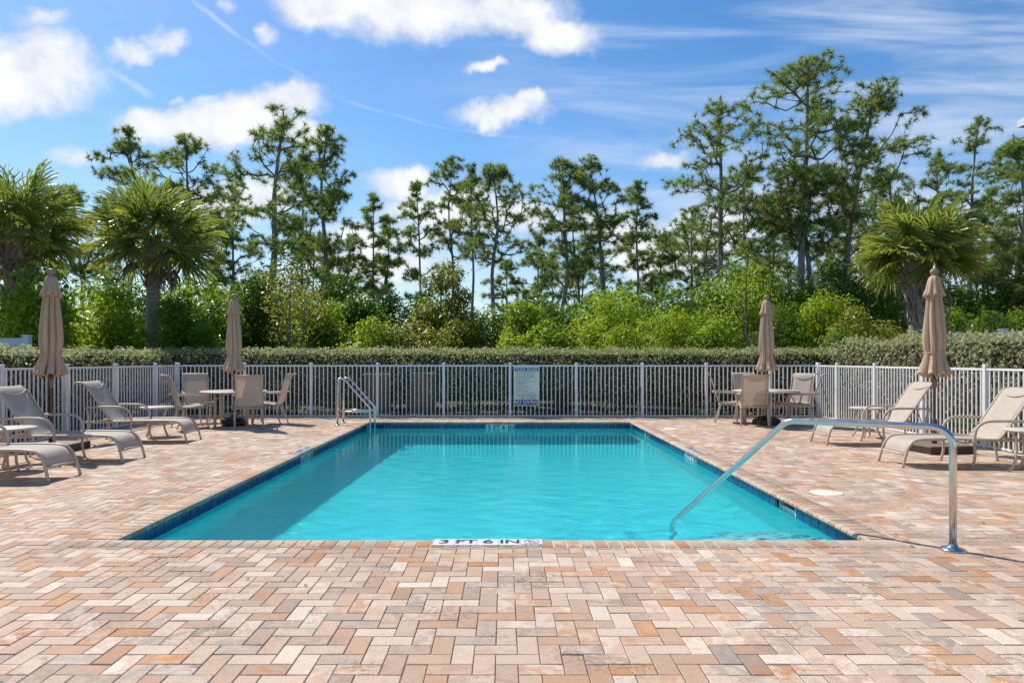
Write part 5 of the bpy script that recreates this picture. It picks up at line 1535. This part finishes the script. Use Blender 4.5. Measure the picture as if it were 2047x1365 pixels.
# little pine sapling below the ladder-side palm
sp = thing('pine_sapling', 'small bushy pine sapling behind the hedge right of the small palm', 'sapling', (px(410, 19), 19, -0.03))
n = 2600; hgt = rng.uniform(.9, 2.25, n)
ax = np.stack([rng.normal(0, .16, n), rng.normal(0, .16, n), hgt], 1)
dr_ = unit(rng.normal(0, 1, (n, 3)) + np.array([0, 0, .7])) * .26
sd = unit(np.cross(dr_, rng.normal(0, 1, (n, 3)))) * .010
link('crown', fast_mesh('crown', np.stack([ax - sd, ax + sd, ax + dr_], 1).reshape(-1, 3), 3, LEAF_MID, {'tint': tint_attr(rng.random(n) * .7, np.zeros(n), 3)}), parent=sp)
MB().tube([(0, 0, 0), (.02, 0, 1.2), (0, 0, 2.2)], [.03, .025, .01], 6).build('trunk', TWIG, sp)

# ------------------------------------------------------------------ things beyond the hedge
def vinyl(label, p0, p1, h, nb):
    p0, p1 = Vector(p0), Vector(p1); d = p1 - p0; L = d.length
    t = thing('vinyl_fence', label, 'fence', (p0.x, p0.y, -0.03), math.atan2(d.y, d.x))
    for k in range(nb + 1):
        s = L * k / nb
        p = MB().box(s - .064, s + .064, -.064, .064, 0, h + .02).build('post', VINYL, t)
        MB().box(s - .078, s + .078, -.078, .078, h + .02, h + .05, .012).build('cap', VINYL, p)
    for k in range(nb):
        a, b = L * k / nb + .066, L * (k + 1) / nb - .066
        MB().box(a, b, -.024, .024, h - .16, h - .02, .004).build('rail', VINYL, t)
        MB().box(a, b, -.024, .024, .06, .20, .004).build('rail', VINYL, t)
        n = max(3, int((b - a) / .15))
        for q in range(n):
            MB().box(a + (b - a) * q / n + .002, a + (b - a) * (q + 1) / n - .002, -.012, .012, .20, h - .16, .003).build('board', VINYL, t)
    return t
vinyl('white vinyl privacy fence end at the frame edge under the big palm', (px(54, 14.0), 14.0), (px(54, 14.0) - 4.8, 14.0), 1.84, 2)
vinyl('white vinyl privacy fence showing behind the handrail-side hedge', (11.5, 17.05), (11.5, 10.65), 2.03, 4)
for (x0, w, h, lab) in ((px(725, 16.15), .62, 1.04, 'beige utility cabinet with pale lid in the hedge behind the far fence'), (px(820, 16.15), .55, 1.06, 'brown utility cabinet in the hedge left of the rules sign')):
    t = thing('utility_cabinet', lab, 'cabinet', (x0 + w / 2, 16.46, -0.03))
    MB().box(-w / 2, w / 2, -.13, .13, .06, h - .03, .006).build('case', CABINET, t)
    MB().box(-w / 2 - .02, w / 2 + .02, -.16, .16, h - .03, h, .008).build('lid', LID, t)
    MB().box(-w / 2 + .04, w / 2 - .04, -.138, -.13, .12, h - .10, .0).build('door', CABINET, t)
    MB().box(w / 2 - .11, w / 2 - .08, -.150, -.138, h * .5, h * .5 + .10).build('handle', GALV, t)
    MB().box(-w / 2 - .03, w / 2 + .03, -.17, .17, 0, .06).build('plinth', MORTAR, t)
# neighbouring house: only the corner of its eaves reaches the frame
hx, hy, hz = px(2037, 20.0), 20.0, pz(240, 20.0)
hs = thing('house', 'grey roof corner of a tall house at the frame edge', 'house', (hx + 5.6, hy - 5.6, -0.03))
MB().box(-5.0, 5.0, -5.0, 5.0, 0, hz - .16).build('wall', STUCCO, hs)
MB().add([(-5.6, -5.6, hz), (5.6, -5.6, hz), (5.6, 5.6, hz), (-5.6, 5.6, hz), (0, 0, hz + 2.6), (-5.6, -5.6, hz - .05), (5.6, -5.6, hz - .05), (5.6, 5.6, hz - .05), (-5.6, 5.6, hz - .05)],
         [(0, 1, 4), (1, 2, 4), (2, 3, 4), (3, 0, 4), (8, 7, 6, 5)]).build('roof', ROOFING, hs)
m = MB()
for (a, b, c, d) in ((-5.63, 5.63, -5.63, -5.6), (-5.63, 5.63, 5.6, 5.63), (-5.63, -5.6, -5.6, 5.6), (5.6, 5.63, -5.6, 5.6)):
    m.box(a, b, c, d, hz - .20, hz + .02)
m.build('fascia', VINYL, hs)
for z in (1.0, 4.0, 6.6):
    for q in (-2.8, 0.2, 2.8):
        if z + 1.2 > hz - .3: continue
        w = MB().box(-5.03, -4.97, q - .5, q + .5, z, z + 1.2).build('window', GLASS_DARK, hs)
        m = MB()
        m.box(-5.07, -5.0, q - .58, q + .58, z - .10, z - .001); m.box(-5.07, -5.0, q - .58, q + .58, z + 1.201, z + 1.28)
        m.box(-5.06, -5.0, q - .58, q - .501, z, z + 1.2); m.box(-5.06, -5.0, q + .501, q + .58, z, z + 1.2)
        m.build('frame', VINYL, w)
# scattered leaf litter on the pavers
rng = np.random.default_rng(9)
n = 170
pos = np.stack([rng.uniform(-6.5, 6.8, n), rng.uniform(2.7, 15.3, n), np.full(n, .008)], 1)
keep = ~((pos[:, 0] > OX0 - .05) & (pos[:, 0] < OX1 + .05) & (pos[:, 1] > OY0 - .05) & (pos[:, 1] < OY1 + .05))
pos = pos[keep]; n = len(pos)
Lq = leaf_cloud(pos, np.tile([0, 0, 4.0], (n, 1)), np.where(rng.random(n) < .8, .014, .032), rng, .5)
Lq[:, 2] = np.maximum(Lq[:, 2], .004)
tag(link('leaf_litter', fast_mesh('leaf_litter', Lq, 4, TWIG)), 'tiny dry leaves and seeds scattered on the pavers', 'leaf litter', kind='stuff')
